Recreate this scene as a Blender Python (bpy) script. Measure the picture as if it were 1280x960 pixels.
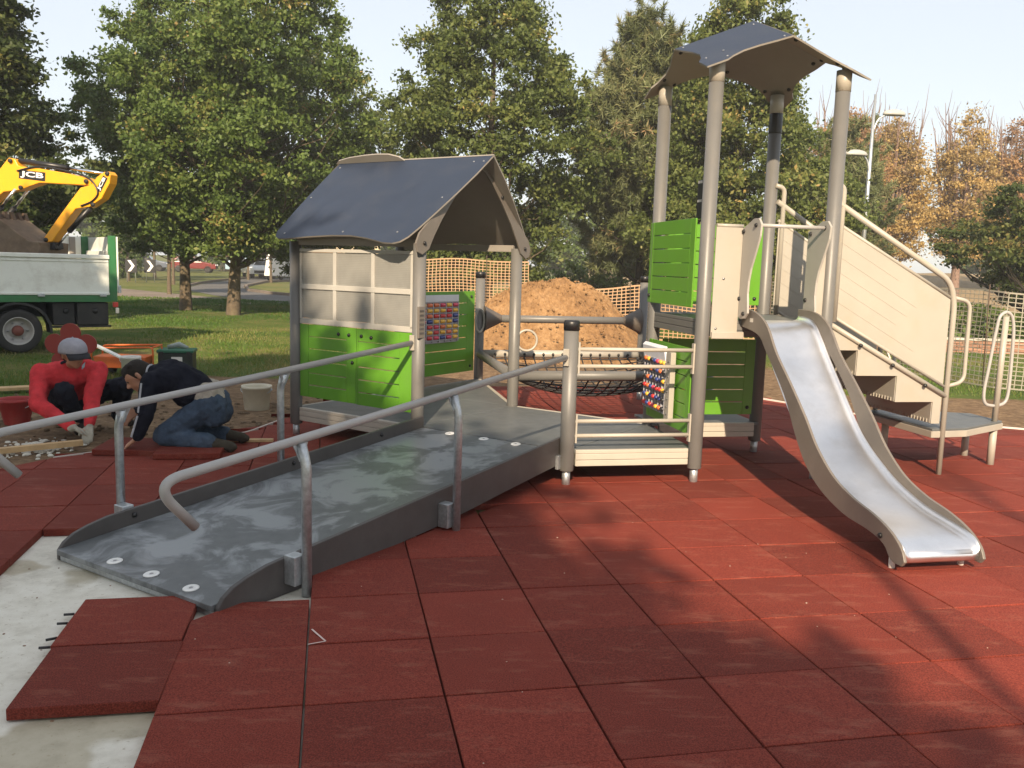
import bpy, bmesh, math, random
import numpy as np
from mathutils import Vector, Matrix, noise

for _o in list(bpy.data.objects):
    bpy.data.objects.remove(_o)
scene = bpy.context.scene
col = scene.collection
R = math.radians
random.seed(7)

# ------------------------------------------------------------------ camera
cam_data = bpy.data.cameras.new('camera')
cam = bpy.data.objects.new('camera', cam_data)
col.objects.link(cam)
right = Vector((0.99955, 0.00404, 0.02972))
upv = Vector((-0.02999, 0.13463, 0.99044))
fwd = Vector((0.0, 0.99089, -0.13469))
cm = Matrix((right, upv, -fwd)).transposed().to_4x4()
cm.translation = Vector((0, 0, 1.555))
cam.matrix_world = cm
cam_data.sensor_fit = 'HORIZONTAL'
cam_data.sensor_width = 36.0
cam_data.lens = 1096.5 / 1280 * 36
cam_data.clip_start = 0.05
cam_data.clip_end = 2500
scene.camera = cam

# ------------------------------------------------------------------ sky, sun, exposure
SUN_EL = R(31.0)
SUN_AZ = R(183.6)            # compass bearing of the sun, clockwise from +Y
world = bpy.data.worlds.new('World')
scene.world = world
world.use_nodes = True
wn = world.node_tree
bg = wn.nodes['Background']
sky = wn.nodes.new('ShaderNodeTexSky')
sky.sky_type = 'NISHITA'
sky.sun_disc = False
sky.sun_elevation = SUN_EL
sky.sun_rotation = SUN_AZ
sky.altitude = 100
sky.air_density = 1.1
sky.dust_density = 1.2
sky.ozone_density = 1.0
hazemix = wn.nodes.new('ShaderNodeMix')
hazemix.data_type = 'RGBA'
hazemix.inputs[0].default_value = 0.57
hazemix.inputs[7].default_value = (8.1, 8.15, 8.25, 1)     # thin milky overcast veil over the blue
wn.links.new(sky.outputs[0], hazemix.inputs[6])
wn.links.new(hazemix.outputs[2], bg.inputs[0])
bg.inputs[1].default_value = 0.079

sun_data = bpy.data.lights.new('sun', 'SUN')
sun_data.energy = 5.0
sun_data.angle = R(0.6)
sun_data.color = (1.0, 0.80, 0.57)
sun = bpy.data.objects.new('sun', sun_data)
col.objects.link(sun)
sdir = Vector((math.sin(SUN_AZ) * math.cos(SUN_EL), math.cos(SUN_AZ) * math.cos(SUN_EL), math.sin(SUN_EL)))
sun.rotation_euler = sdir.to_track_quat('Z', 'Y').to_euler()
sun.location = (0, -10, 20)

scene.view_settings.view_transform = 'Standard'
scene.view_settings.look = 'None'
scene.view_settings.gamma = 1
scene.view_settings.exposure = 0.86
scene.view_settings.use_curve_mapping = False
scene.cycles.max_bounces = 8
scene.cycles.transparent_max_bounces = 12
scene.cycles.use_denoising = True

# ------------------------------------------------------------------ helpers
class MB:
    """collects shapes into one mesh"""
    def __init__(self):
        self.v = []; self.f = []; self.s = []; self.mi = []; self.cur = 0
    def add(self, vs, fs, smooth=False):
        b = len(self.v)
        self.v += [tuple(p) for p in vs]
        for f in fs:
            self.f.append([b + i for i in f]); self.s.append(smooth); self.mi.append(self.cur)
        return self
    def box(self, x0, x1, y0, y1, z0, z1):
        vs = [(x0,y0,z0),(x1,y0,z0),(x1,y1,z0),(x0,y1,z0),(x0,y0,z1),(x1,y0,z1),(x1,y1,z1),(x0,y1,z1)]
        return self.add(vs, [(0,3,2,1),(4,5,6,7),(0,1,5,4),(1,2,6,5),(2,3,7,6),(3,0,4,7)])
    def obox(self, c, ax, ay, az):
        """oriented box: centre and three half-axis vectors"""
        c = Vector(c); ax = Vector(ax); ay = Vector(ay); az = Vector(az)
        vs = [c+ax*i+ay*j+az*k for k in (-1,1) for (i,j) in ((-1,-1),(1,-1),(1,1),(-1,1))]
        return self.add(vs, [(0,3,2,1),(4,5,6,7),(0,1,5,4),(1,2,6,5),(2,3,7,6),(3,0,4,7)])
    def beam(self, p, q, w, h, up=(0,0,1)):
        p = Vector(p); q = Vector(q); d = (q-p).normalized()
        up = Vector(up); s = d.cross(up)
        if s.length < 1e-4: s = d.cross(Vector((0,1,0)))
        s.normalize(); n = s.cross(d)
        return self.obox((p+q)/2, (q-p)/2, s*w/2, n*h/2)
    def tube(self, pts, r, n=12, caps=True, closed=False):
        pts = [Vector(p) for p in pts]; m = len(pts)
        rr = r if isinstance(r, (list, tuple)) else [r]*m
        vs = []; fs = []
        prev = None
        for i, p in enumerate(pts):
            if closed: d = pts[(i+1) % m]-pts[i-1]
            elif i == 0: d = pts[1]-pts[0]
            elif i == m-1: d = pts[-1]-pts[-2]
            else: d = (pts[i+1]-p).normalized()+(p-pts[i-1]).normalized()
            d.normalize()
            if prev is None:
                a = Vector((0,0,1)) if abs(d.z) < .9 else Vector((1,0,0))
                x = d.cross(a).normalized()
            else:
                x = (prev-d*prev.dot(d)).normalized()
            prev = x; y = d.cross(x)
            for k in range(n):
                t = 2*math.pi*k/n
                vs.append(p+(x*math.cos(t)+y*math.sin(t))*rr[i])
        for i in range(m if closed else m-1):
            j = (i+1) % m
            for k in range(n):
                l = (k+1) % n
                fs.append((i*n+k, i*n+l, j*n+l, j*n+k))
        self.add(vs, fs, True)
        if caps and not closed:
            b = len(self.v)-m*n
            self.f.append([b+k for k in range(n)][::-1]); self.s.append(False); self.mi.append(self.cur)
            self.f.append([b+(m-1)*n+k for k in range(n)]); self.s.append(False); self.mi.append(self.cur)
        return self
    def lathe(self, prof, o=(0,0,0), axis=(0,0,1), n=20, cap=True):
        o = Vector(o); d = Vector(axis).normalized()
        a = Vector((0,0,1)) if abs(d.z) < .9 else Vector((1,0,0))
        x = d.cross(a).normalized(); y = d.cross(x)
        vs = []; fs = []
        for (r, z) in prof:
            for k in range(n):
                t = 2*math.pi*k/n
                vs.append(o+d*z+(x*math.cos(t)+y*math.sin(t))*r)
        m = len(prof)
        for i in range(m-1):
            for k in range(n):
                l = (k+1) % n
                fs.append((i*n+k, i*n+l, (i+1)*n+l, (i+1)*n+k))
        self.add(vs, fs, True)
        b = len(self.v)-m*n
        if cap and prof[0][0] > 1e-4:
            self.f.append([b+k for k in range(n)][::-1]); self.s.append(False); self.mi.append(self.cur)
        if cap and prof[-1][0] > 1e-4:
            self.f.append([b+(m-1)*n+k for k in range(n)]); self.s.append(False); self.mi.append(self.cur)
        return self
    def prism(self, pts, off):
        pts = [Vector(p) for p in pts]; off = Vector(off); n = len(pts)
        vs = pts+[p+off for p in pts]
        fs = [tuple(range(n))[::-1], tuple(range(n, 2*n))]
        for i in range(n):
            j = (i+1) % n
            fs.append((i, j, n+j, n+i))
        return self.add(vs, fs)
    def ball(self, c, r, nu=14, nv=9, sx=1, sy=1, sz=1):
        c = Vector(c); vs = [c+Vector((0,0,-r*sz))]; fs = []
        for i in range(1, nv):
            t = math.pi*i/nv-math.pi/2
            for k in range(nu):
                a = 2*math.pi*k/nu
                vs.append(c+Vector((r*sx*math.cos(t)*math.cos(a), r*sy*math.cos(t)*math.sin(a), r*sz*math.sin(t))))
        vs.append(c+Vector((0,0,r*sz)))
        for k in range(nu): fs.append((0, 1+(k+1) % nu, 1+k))
        for i in range(nv-2):
            for k in range(nu):
                l = (k+1) % nu; b = 1+i*nu
                fs.append((b+k, b+l, b+nu+l, b+nu+k))
        b = 1+(nv-2)*nu
        for k in range(nu): fs.append((b+k, b+(k+1) % nu, len(vs)-1))
        return self.add(vs, fs, True)
    def mesh(self, name):
        me = bpy.data.meshes.new(name)
        me.from_pydata(self.v, [], self.f)
        me.polygons.foreach_set('use_smooth', self.s)
        if any(self.mi): me.polygons.foreach_set('material_index', self.mi)
        bm = bmesh.new(); bm.from_mesh(me)
        bmesh.ops.recalc_face_normals(bm, faces=bm.faces)
        bm.to_mesh(me); bm.free()
        me.update()
        return me

def obj(name, me, mat=None, parent=None, bevel=0, seg=2):
    if isinstance(me, MB): me = me.mesh(name)
    o = bpy.data.objects.new(name, me)
    col.objects.link(o)
    if mat is not None and not me.materials:
        for m in (mat if isinstance(mat, (list, tuple)) else [mat]): me.materials.append(m)
    if parent is not None: o.parent = parent
    if bevel:
        b = o.modifiers.new('bevel', 'BEVEL'); b.width = bevel; b.segments = seg
        b.limit_method = 'ANGLE'; b.angle_limit = R(40); b.harden_normals = False
    return o

def empty(name, loc, rz=0):
    o = bpy.data.objects.new(name, None)
    col.objects.link(o); o.location = loc; o.rotation_euler = (0, 0, rz)
    o.empty_display_size = 0.2
    return o

def tag(o, label=None, cat=None, group=None, kind=None):
    if label: o['label'] = label
    if cat: o['category'] = cat
    if group: o['group'] = group
    if kind: o['kind'] = kind
    return o

def copy_tree(o, parent=None):
    c = o.copy(); col.objects.link(c)
    if parent is not None: c.parent = parent
    for ch in list(o.children): copy_tree(ch, c)
    return c

def bez(pts, n=8):
    """Catmull-Rom through points"""
    pts = [Vector(p) for p in pts]; out = []
    for i in range(len(pts)-1):
        p0 = pts[max(i-1,0)]; p1 = pts[i]; p2 = pts[i+1]; p3 = pts[min(i+2,len(pts)-1)]
        for k in range(n):
            t = k/n
            out.append(0.5*((2*p1)+(p2-p0)*t+(2*p0-5*p1+4*p2-p3)*t*t+(3*p1-p0-3*p2+p3)*t**3))
    out.append(pts[-1])
    return out

def fillet(pts, r, n=6):
    """polyline with rounded corners"""
    pts = [Vector(p) for p in pts]; out = [pts[0]]
    for i in range(1, len(pts)-1):
        a = pts[i-1]-pts[i]; b = pts[i+1]-pts[i]
        rr = min(r, a.length*.49, b.length*.49)
        p = pts[i]+a.normalized()*rr; q = pts[i]+b.normalized()*rr
        for k in range(n+1):
            t = k/n
            out.append(p*(1-t)**2+pts[i]*2*t*(1-t)+q*t*t)
    out.append(pts[-1])
    return out

# ------------------------------------------------------------------ materials
def ramp(nt, cols):
    r = nt.nodes.new('ShaderNodeValToRGB')
    e = r.color_ramp.elements
    while len(e) < len(cols): e.new(0.5)
    for k, (p, c) in enumerate(cols):
        e[k].position = p; e[k].color = (*c, 1)
    return r

def mat(name, color, rough=0.5, metal=0.0, var=0.12, scale=6.0, bump=0.0, bscale=60.0, spec=0.5, objvar=0.0, dirt=None, dscale=1.3, damt=0.4):
    """principled with noise variation of colour and roughness, optional fine bump and dirt patches"""
    m = bpy.data.materials.new(name); m.use_nodes = True
    nt = m.node_tree; b = nt.nodes['Principled BSDF']
    tc = nt.nodes.new('ShaderNodeTexCoord')
    n1 = nt.nodes.new('ShaderNodeTexNoise'); n1.inputs['Scale'].default_value = scale
    n1.inputs['Detail'].default_value = 6; n1.inputs['Roughness'].default_value = 0.65
    nt.links.new(tc.outputs['Object'], n1.inputs['Vector'])
    lo = tuple(max(0, c*(1-var)) for c in color); hi = tuple(min(1, c*(1+var)) for c in color)
    r = ramp(nt, [(0.3, lo), (0.7, hi)])
    nt.links.new(n1.outputs['Fac'], r.inputs[0])
    out = r.outputs[0]
    if dirt:
        n2 = nt.nodes.new('ShaderNodeTexNoise'); n2.inputs['Scale'].default_value = dscale
        n2.inputs['Detail'].default_value = 8; n2.inputs['Roughness'].default_value = 0.7
        nt.links.new(tc.outputs['Object'], n2.inputs['Vector'])
        r2 = ramp(nt, [(0.5, (0,0,0)), (0.72, (damt,)*3)])
        nt.links.new(n2.outputs['Fac'], r2.inputs[0])
        mx = nt.nodes.new('ShaderNodeMix'); mx.data_type = 'RGBA'
        mx.inputs[7].default_value = (*dirt, 1)
        nt.links.new(r2.outputs[0], mx.inputs[0]); nt.links.new(out, mx.inputs[6])
        out = mx.outputs[2]
    if objvar:
        oi = nt.nodes.new('ShaderNodeObjectInfo')
        mr = nt.nodes.new('ShaderNodeMapRange'); mr.inputs[3].default_value = 1-objvar; mr.inputs[4].default_value = 1+objvar
        nt.links.new(oi.outputs['Random'], mr.inputs[0])
        hs = nt.nodes.new('ShaderNodeHueSaturation')
        nt.links.new(mr.outputs[0], hs.inputs['Value']); nt.links.new(out, hs.inputs['Color'])
        out = hs.outputs[0]
    nt.links.new(out, b.inputs['Base Color'])
    rr = nt.nodes.new('ShaderNodeMapRange'); rr.inputs[3].default_value = max(0.03, rough-0.1); rr.inputs[4].default_value = min(1, rough+0.1)
    nt.links.new(n1.outputs['Fac'], rr.inputs[0]); nt.links.new(rr.outputs[0], b.inputs['Roughness'])
    b.inputs['Metallic'].default_value = metal
    b.inputs['Specular IOR Level'].default_value = spec
    if bump:
        n3 = nt.nodes.new('ShaderNodeTexNoise'); n3.inputs['Scale'].default_value = bscale
        n3.inputs['Detail'].default_value = 4
        nt.links.new(tc.outputs['Object'], n3.inputs['Vector'])
        bp = nt.nodes.new('ShaderNodeBump'); bp.inputs['Strength'].default_value = bump; bp.inputs['Distance'].default_value = 0.01
        nt.links.new(n3.outputs['Fac'], bp.inputs['Height']); nt.links.new(bp.outputs[0], b.inputs['Normal'])
    return m

M = {}
M['post'] = mat('post_paint', (0.128, 0.126, 0.121), 0.42, 0.0, 0.06, 3, dirt=(0.18,0.165,0.145), dscale=4, damt=0.35, bump=0.08, bscale=220)
M['cream'] = mat('cream_paint', (0.355, 0.332, 0.288), 0.42, 0.0, 0.05, 2.5, dirt=(0.36,0.30,0.22), dscale=3, damt=0.5)
M['white_paint'] = mat('white_paint', (0.58, 0.55, 0.50), 0.4, 0.0, 0.06, 4, dirt=(0.42,0.38,0.33), dscale=5, damt=0.4)
M['lime'] = mat('lime_laminate', (0.100, 0.275, 0.020), 0.38, 0.0, 0.07, 5, dirt=(0.11,0.22,0.05), dscale=3.5, damt=0.3)
M['navy'] = mat('navy_laminate', (0.017, 0.027, 0.052), 0.55, 0.0, 0.12, 5, bump=0.12, bscale=420, dirt=(0.040,0.047,0.065), dscale=2.2, damt=0.5)
M['taupe'] = mat('taupe_laminate', (0.255, 0.235, 0.208), 0.5, 0.0, 0.06, 4, dirt=(0.2,0.18,0.15), dscale=2.5, damt=0.3)
M['edge'] = mat('laminate_edge', (0.10, 0.085, 0.072), 0.5, 0.0, 0.1, 8)
M['flange'] = mat('pale_grey_laminate', (0.34, 0.325, 0.30), 0.42, 0.0, 0.06, 4)
M['black'] = mat('black_plastic', (0.012, 0.012, 0.013), 0.4, 0.0, 0.2, 20)
M['bolt'] = mat('bolt_steel', (0.35, 0.35, 0.36), 0.35, 1.0, 0.1, 20)
M['galv'] = mat('galvanised_steel', (0.47, 0.50, 0.52), 0.42, 0.75, 0.22, 45, dirt=(0.60,0.62,0.63), dscale=18, damt=0.5)
M['rail'] = mat('rail_grey_paint', (0.36, 0.35, 0.34), 0.36, 0.0, 0.06, 6, dirt=(0.36,0.34,0.32), dscale=6, damt=0.3)
M['steel'] = mat('brushed_stainless', (0.84, 0.84, 0.85), 0.36, 1.0, 0.08, 3, dirt=(0.6,0.57,0.53), dscale=2.5, damt=0.5)
M['plate'] = mat('dark_plate_laminate', (0.070, 0.063, 0.060), 0.5, 0.0, 0.14, 9, dirt=(0.11,0.10,0.095), dscale=3.5, damt=0.45, bump=0.1, bscale=300)
M['slideplate'] = mat('slide_side_laminate', (0.145, 0.128, 0.112), 0.45, 0.0, 0.07, 6, dirt=(0.21,0.19,0.17), dscale=3, damt=0.35)
M['alu'] = mat('deck_frame_paint', (0.40, 0.37, 0.315), 0.45, 0.0, 0.06, 4, dirt=(0.42,0.36,0.30), dscale=3, damt=0.55)

def deck_material(name, wet):
    m = bpy.data.materials.new(name); m.use_nodes = True
    nt = m.node_tree; b = nt.nodes['Principled BSDF']
    tc = nt.nodes.new('ShaderNodeTexCoord')
    n1 = nt.nodes.new('ShaderNodeTexNoise'); n1.inputs['Scale'].default_value = 3.0
    n1.inputs['Detail'].default_value = 9; n1.inputs['Roughness'].default_value = 0.6; n1.inputs['Distortion'].default_value = 0.7
    nt.links.new(tc.outputs['Object'], n1.inputs['Vector'])
    n2 = nt.nodes.new('ShaderNodeTexNoise'); n2.inputs['Scale'].default_value = 14; n2.inputs['Detail'].default_value = 6
    nt.links.new(tc.outputs['Object'], n2.inputs['Vector'])
    base = ramp(nt, [(0.3, (0.088,0.097,0.102)), (0.7, (0.120,0.130,0.134))])
    nt.links.new(n2.outputs['Fac'], base.inputs[0])
    w = ramp(nt, [(0.46, (0,0,0)), (0.56, (1,1,1))])
    nt.links.new(n1.outputs['Fac'], w.inputs[0])
    # wet patches, sky reflection mixed in as a pale tone, against darker sheet
    mx = nt.nodes.new('ShaderNodeMix'); mx.data_type = 'RGBA'
    mx.inputs[7].default_value = (0.27,0.29,0.305,1) if wet else (0.115,0.122,0.118,1)
    ml = nt.nodes.new('ShaderNodeMath'); ml.operation = 'MULTIPLY'; ml.inputs[1].default_value = 0.8 if wet else 0.3
    nt.links.new(w.outputs[0], ml.inputs[0]); nt.links.new(ml.outputs[0], mx.inputs[0])
    nt.links.new(base.outputs[0], mx.inputs[6]); nt.links.new(mx.outputs[2], b.inputs['Base Color'])
    mr = nt.nodes.new('ShaderNodeMapRange')
    mr.inputs[3].default_value = 0.42; mr.inputs[4].default_value = 0.30 if wet else .46
    nt.links.new(w.outputs[0], mr.inputs[0]); nt.links.new(mr.outputs[0], b.inputs['Roughness'])
    n3 = nt.nodes.new('ShaderNodeTexNoise'); n3.inputs['Scale'].default_value = 350
    nt.links.new(tc.outputs['Object'], n3.inputs['Vector'])
    bp = nt.nodes.new('ShaderNodeBump'); bp.inputs['Strength'].default_value = 0.12; bp.inputs['Distance'].default_value = 0.004
    nt.links.new(n3.outputs['Fac'], bp.inputs['Height']); nt.links.new(bp.outputs[0], b.inputs['Normal'])
    return m
M['deck'] = deck_material('grey_deck_sheet', False)
M['ramp'] = deck_material('rain_marked_sky_sheen_ramp', True)

def rubber_material():
    m = bpy.data.materials.new('red_rubber_granulate'); m.use_nodes = True
    nt = m.node_tree; b = nt.nodes['Principled BSDF']
    geo = nt.nodes.new('ShaderNodeNewGeometry')
    vor = nt.nodes.new('ShaderNodeTexNoise'); vor.inputs['Scale'].default_value = 190; vor.inputs['Detail'].default_value = 3
    nt.links.new(geo.outputs['Position'], vor.inputs['Vector'])
    r1 = ramp(nt, [(0.32, (0.096,0.015,0.009)), (0.5, (0.170,0.028,0.017)), (0.68, (0.245,0.048,0.029))])
    nt.links.new(vor.outputs['Fac'], r1.inputs[0])
    big = nt.nodes.new('ShaderNodeTexNoise'); big.inputs['Scale'].default_value = 2.3; big.inputs['Detail'].default_value = 7; big.inputs['Roughness'].default_value = .7
    nt.links.new(geo.outputs['Position'], big.inputs['Vector'])
    oi = nt.nodes.new('ShaderNodeObjectInfo')
    mr = nt.nodes.new('ShaderNodeMapRange'); mr.inputs[3].default_value = 0.80; mr.inputs[4].default_value = 1.18
    nt.links.new(oi.outputs['Random'], mr.inputs[0])
    hs = nt.nodes.new('ShaderNodeHueSaturation')
    nt.links.new(mr.outputs[0], hs.inputs['Value']); nt.links.new(r1.outputs[0], hs.inputs['Color'])
    # dust scuffs, stretched streaks
    mp = nt.nodes.new('ShaderNodeMapping'); mp.inputs['Rotation'].default_value = (0, 0, -0.2); mp.inputs['Scale'].default_value = (1.6, 5.0, 1)
    nt.links.new(geo.outputs['Position'], mp.inputs['Vector'])
    sc = nt.nodes.new('ShaderNodeTexNoise'); sc.inputs['Scale'].default_value = 2.2; sc.inputs['Detail'].default_value = 9; sc.inputs['Roughness'].default_value = .72
    nt.links.new(mp.outputs[0], sc.inputs['Vector'])
    r2 = ramp(nt, [(0.53, (0,0,0)), (0.72, (0.5,0.5,0.5))])
    nt.links.new(sc.outputs['Fac'], r2.inputs[0])
    mx = nt.nodes.new('ShaderNodeMix'); mx.data_type = 'RGBA'; mx.inputs[7].default_value = (0.31,0.125,0.085,1)
    nt.links.new(r2.outputs[0], mx.inputs[0]); nt.links.new(hs.outputs[0], mx.inputs[6])
    mv = nt.nodes.new('ShaderNodeMapRange'); mv.inputs[3].default_value = 0.8; mv.inputs[4].default_value = 1.2
    nt.links.new(big.outputs['Fac'], mv.inputs[0])
    h2 = nt.nodes.new('ShaderNodeHueSaturation'); nt.links.new(mv.outputs[0], h2.inputs['Value']); nt.links.new(mx.outputs[2], h2.inputs['Color'])
    nt.links.new(h2.outputs[0], b.inputs['Base Color'])
    b.inputs['Roughness'].default_value = 0.85; b.inputs['Specular IOR Level'].default_value = 0.25
    bp = nt.nodes.new('ShaderNodeBump'); bp.inputs['Strength'].default_value = 0.5; bp.inputs['Distance'].default_value = 0.004
    nt.links.new(vor.outputs['Fac'], bp.inputs['Height']); nt.links.new(bp.outputs[0], b.inputs['Normal'])
    return m
M['rubber'] = rubber_material()

def ground_material(name, cols, s1=0.35, s2=9.0, bump=0.4):
    m = bpy.data.materials.new(name); m.use_nodes = True
    nt = m.node_tree; b = nt.nodes['Principled BSDF']
    geo = nt.nodes.new('ShaderNodeNewGeometry')
    n1 = nt.nodes.new('ShaderNodeTexNoise'); n1.inputs['Scale'].default_value = s1; n1.inputs['Detail'].default_value = 8; n1.inputs['Roughness'].default_value = .68
    n2 = nt.nodes.new('ShaderNodeTexNoise'); n2.inputs['Scale'].default_value = s2; n2.inputs['Detail'].default_value = 8; n2.inputs['Roughness'].default_value = .7
    for n in (n1, n2): nt.links.new(geo.outputs['Position'], n.inputs['Vector'])
    ad = nt.nodes.new('ShaderNodeMath'); ad.operation = 'MULTIPLY_ADD'; ad.inputs[1].default_value = 0.5
    h = nt.nodes.new('ShaderNodeMath'); h.operation = 'MULTIPLY'; h.inputs[1].default_value = 0.5
    nt.links.new(n2.outputs['Fac'], h.inputs[0]); nt.links.new(n1.outputs['Fac'], ad.inputs[0]); nt.links.new(h.outputs[0], ad.inputs[2])
    r = ramp(nt, cols); nt.links.new(ad.outputs[0], r.inputs[0])
    nt.links.new(r.outputs[0], b.inputs['Base Color'])
    b.inputs['Roughness'].default_value = 0.92; b.inputs['Specular IOR Level'].default_value = 0.2
    bp = nt.nodes.new('ShaderNodeBump'); bp.inputs['Strength'].default_value = bump; bp.inputs['Distance'].default_value = 0.05
    nt.links.new(n2.outputs['Fac'], bp.inputs['Height']); nt.links.new(bp.outputs[0], b.inputs['Normal'])
    return m
M['lawn'] = ground_material('lawn', [(0.36,(0.060,0.085,0.018)),(0.5,(0.105,0.120,0.030)),(0.62,(0.175,0.145,0.055))], 0.25, 6)
M['soil'] = ground_material('trodden_soil', [(0.34,(0.085,0.058,0.036)),(0.5,(0.15,0.105,0.066)),(0.64,(0.24,0.18,0.115))], 0.9, 14, 0.8)
M['heap'] = ground_material('excavated_earth', [(0.36,(0.13,0.072,0.034)),(0.5,(0.26,0.150,0.068)),(0.64,(0.40,0.25,0.125))], 1.1, 12, 0.9)
M['concrete'] = ground_material('slab_concrete', [(0.34,(0.27,0.245,0.195)),(0.5,(0.43,0.405,0.345)),(0.6,(0.54,0.515,0.455))], 1.1, 12, 0.12)
M['asphalt'] = ground_material('asphalt', [(0.35,(0.09,0.088,0.085)),(0.65,(0.15,0.147,0.142))], 0.4, 20, 0.1)
M['path'] = ground_material('path_gravel', [(0.35,(0.13,0.105,0.085)),(0.65,(0.24,0.20,0.165))], 0.4, 12, 0.2)
M['dry'] = ground_material('dry_grass_bank', [(0.35,(0.17,0.13,0.075)),(0.65,(0.33,0.25,0.15))], 0.3, 6, 0.4)
M['tyre'] = mat('tyre_rubber', (0.022,0.021,0.020), 0.75, 0, 0.2, 12, dirt=(0.07,0.06,0.05), dscale=5, damt=0.6)
M['wood'] = mat('raw_timber', (0.50,0.34,0.17), 0.6, 0, 0.18, 9, dirt=(0.3,0.2,0.11), dscale=5, damt=0.4)
M['glass'] = mat('vehicle_glass', (0.03,0.035,0.04), 0.08, 0, 0.1, 3)
def paint(name, c, rough=0.35, var=0.06, dirt=None): return mat(name, c, rough, 0, var, 5, dirt=dirt, dscale=3, damt=0.45)
# ================================================================== the setting
GA = 0.2052                                   # bearing of the tile grid and of the play unit
GU = Vector((math.cos(GA), math.sin(GA), 0)); GV = Vector((-math.sin(GA), math.cos(GA), 0))
G0 = Vector((-0.9025, 3.8802, 0))             # a tile corner
def gp(l, r, z=0.0):                          # tile-grid coordinates -> world
    p = G0 + GU*(l*.5) + GV*(r*.5); return Vector((p.x, p.y, z))
PS0 = Vector((0.408, 6.172, 0))               # foot of the corner post of the play unit
K = math.sqrt(.5)
def rp(s, t, z=0.0):                          # ramp coordinates (s down the ramp, t across) -> play-unit coordinates
    return Vector((-s*K+t*K, -s*K-t*K, z))
def ps_world(u, v, z=0.0):
    p = PS0+GU*u+GV*v; return Vector((p.x, p.y, z))

# --- far ground sheet
me = bpy.data.meshes.new('ground')
me.from_pydata([(-900,-300,-.07),(900,-300,-.07),(900,1500,-.07),(-900,1500,-.07)], [], [(0,1,2,3)])
tag(obj('ground', me, M['lawn']), kind='structure')

# --- near lawn and soil: a gently uneven sheet whose cover runs from trodden soil to grass
def sstep(a, b, x):
    t = min(1, max(0, (x-a)/(b-a))); return t*t*(3-2*t)
def soilness(x, y):
    d1 = max(abs(x-1.2)-5.0, abs(y-8.6)-2.4, 0)
    w1 = 1-sstep(0.0, 1.2, d1)
    d2 = max(-1.6-x, x-3.6, 9.0-y, y-19.5, 0)
    w2 = 1-sstep(0.0, 1.6, d2)
    d3 = max(abs(x+4.2)-1.6, abs(y-7.2)-1.6, 0)
    w3 = 1-sstep(0, 1.0, d3)
    return max(w1, w2, w3)
def near_ground():
    x0, x1, y0, y1, st = -18.0, 18.0, 5.0, 25.5, 0.16
    nx = int((x1-x0)/st)+1; ny = int((y1-y0)/st)+1
    vs = []; w = []
    for j in range(ny):
        for i in range(nx):
            x = x0+i*st; y = y0+j*st
            s = soilness(x, y)
            n = noise.noise(Vector((x*.7, y*.7, 0)))*.02+noise.noise(Vector((x*3, y*3, 5)))*.016*s
            vs.append((x, y, -.040+n*.7)); w.append(s)
    fs = [(j*nx+i, j*nx+i+1, (j+1)*nx+i+1, (j+1)*nx+i) for j in range(ny-1) for i in range(nx-1)]
    me = bpy.data.meshes.new('lawn'); me.from_pydata(vs, [], fs)
    a = me.attributes.new('soil', 'FLOAT', 'POINT'); a.data.foreach_set('value', w)
    me.polygons.foreach_set('use_smooth', [True]*len(fs))
    m = bpy.data.materials.new('lawn_and_soil'); m.use_nodes = True
    nt = m.node_tree; b = nt.nodes['Principled BSDF']
    geo = nt.nodes.new('ShaderNodeNewGeometry')
    def nz(s, d=8, r=.7):
        n = nt.nodes.new('ShaderNodeTexNoise'); n.inputs['Scale'].default_value = s; n.inputs['Detail'].default_value = d; n.inputs['Roughness'].default_value = r
        nt.links.new(geo.outputs['Position'], n.inputs['Vector']); return n
    n1 = nz(.45); n2 = nz(11); n3 = nz(1.7)
    g = ramp(nt, [(0.33,(0.042,0.080,0.012)),(0.5,(0.085,0.115,0.026)),(0.64,(0.19,0.155,0.062))])
    nt.links.new(n1.outputs['Fac'], g.inputs[0])
    s = ramp(nt, [(0.3,(0.085,0.055,0.033)),(0.5,(0.17,0.112,0.066)),(0.7,(0.30,0.21,0.125))])
    nt.links.new(n2.outputs['Fac'], s.inputs[0])
    at = nt.nodes.new('ShaderNodeAttribute'); at.attribute_name = 'soil'
    ad = nt.nodes.new('ShaderNodeMath'); ad.operation = 'ADD'; nt.links.new(at.outputs['Fac'], ad.inputs[0])
    sb = nt.nodes.new('ShaderNodeMath'); sb.operation = 'MULTIPLY_ADD'; sb.inputs[1].default_value = 1.0; sb.inputs[2].default_value = -.5
    nt.links.new(n3.outputs['Fac'], sb.inputs[0]); nt.links.new(sb.outputs[0], ad.inputs[1])
    rr = ramp(nt, [(0.38,(0,0,0)),(0.62,(1,1,1))]); nt.links.new(ad.outputs[0], rr.inputs[0])
    mx = nt.nodes.new('ShaderNodeMix'); mx.data_type = 'RGBA'
    nt.links.new(rr.outputs[0], mx.inputs[0]); nt.links.new(g.outputs[0], mx.inputs[6]); nt.links.new(s.outputs[0], mx.inputs[7])
    nt.links.new(mx.outputs[2], b.inputs['Base Color']); b.inputs['Roughness'].default_value = .95; b.inputs['Specular IOR Level'].default_value = .15
    bp = nt.nodes.new('ShaderNodeBump'); bp.inputs['Strength'].default_value = .8; bp.inputs['Distance'].default_value = .04
    nt.links.new(n2.outputs['Fac'], bp.inputs['Height']); nt.links.new(bp.outputs[0], b.inputs['Normal'])
    return tag(obj('lawn', me, m), kind='structure')
near_ground()

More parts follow.
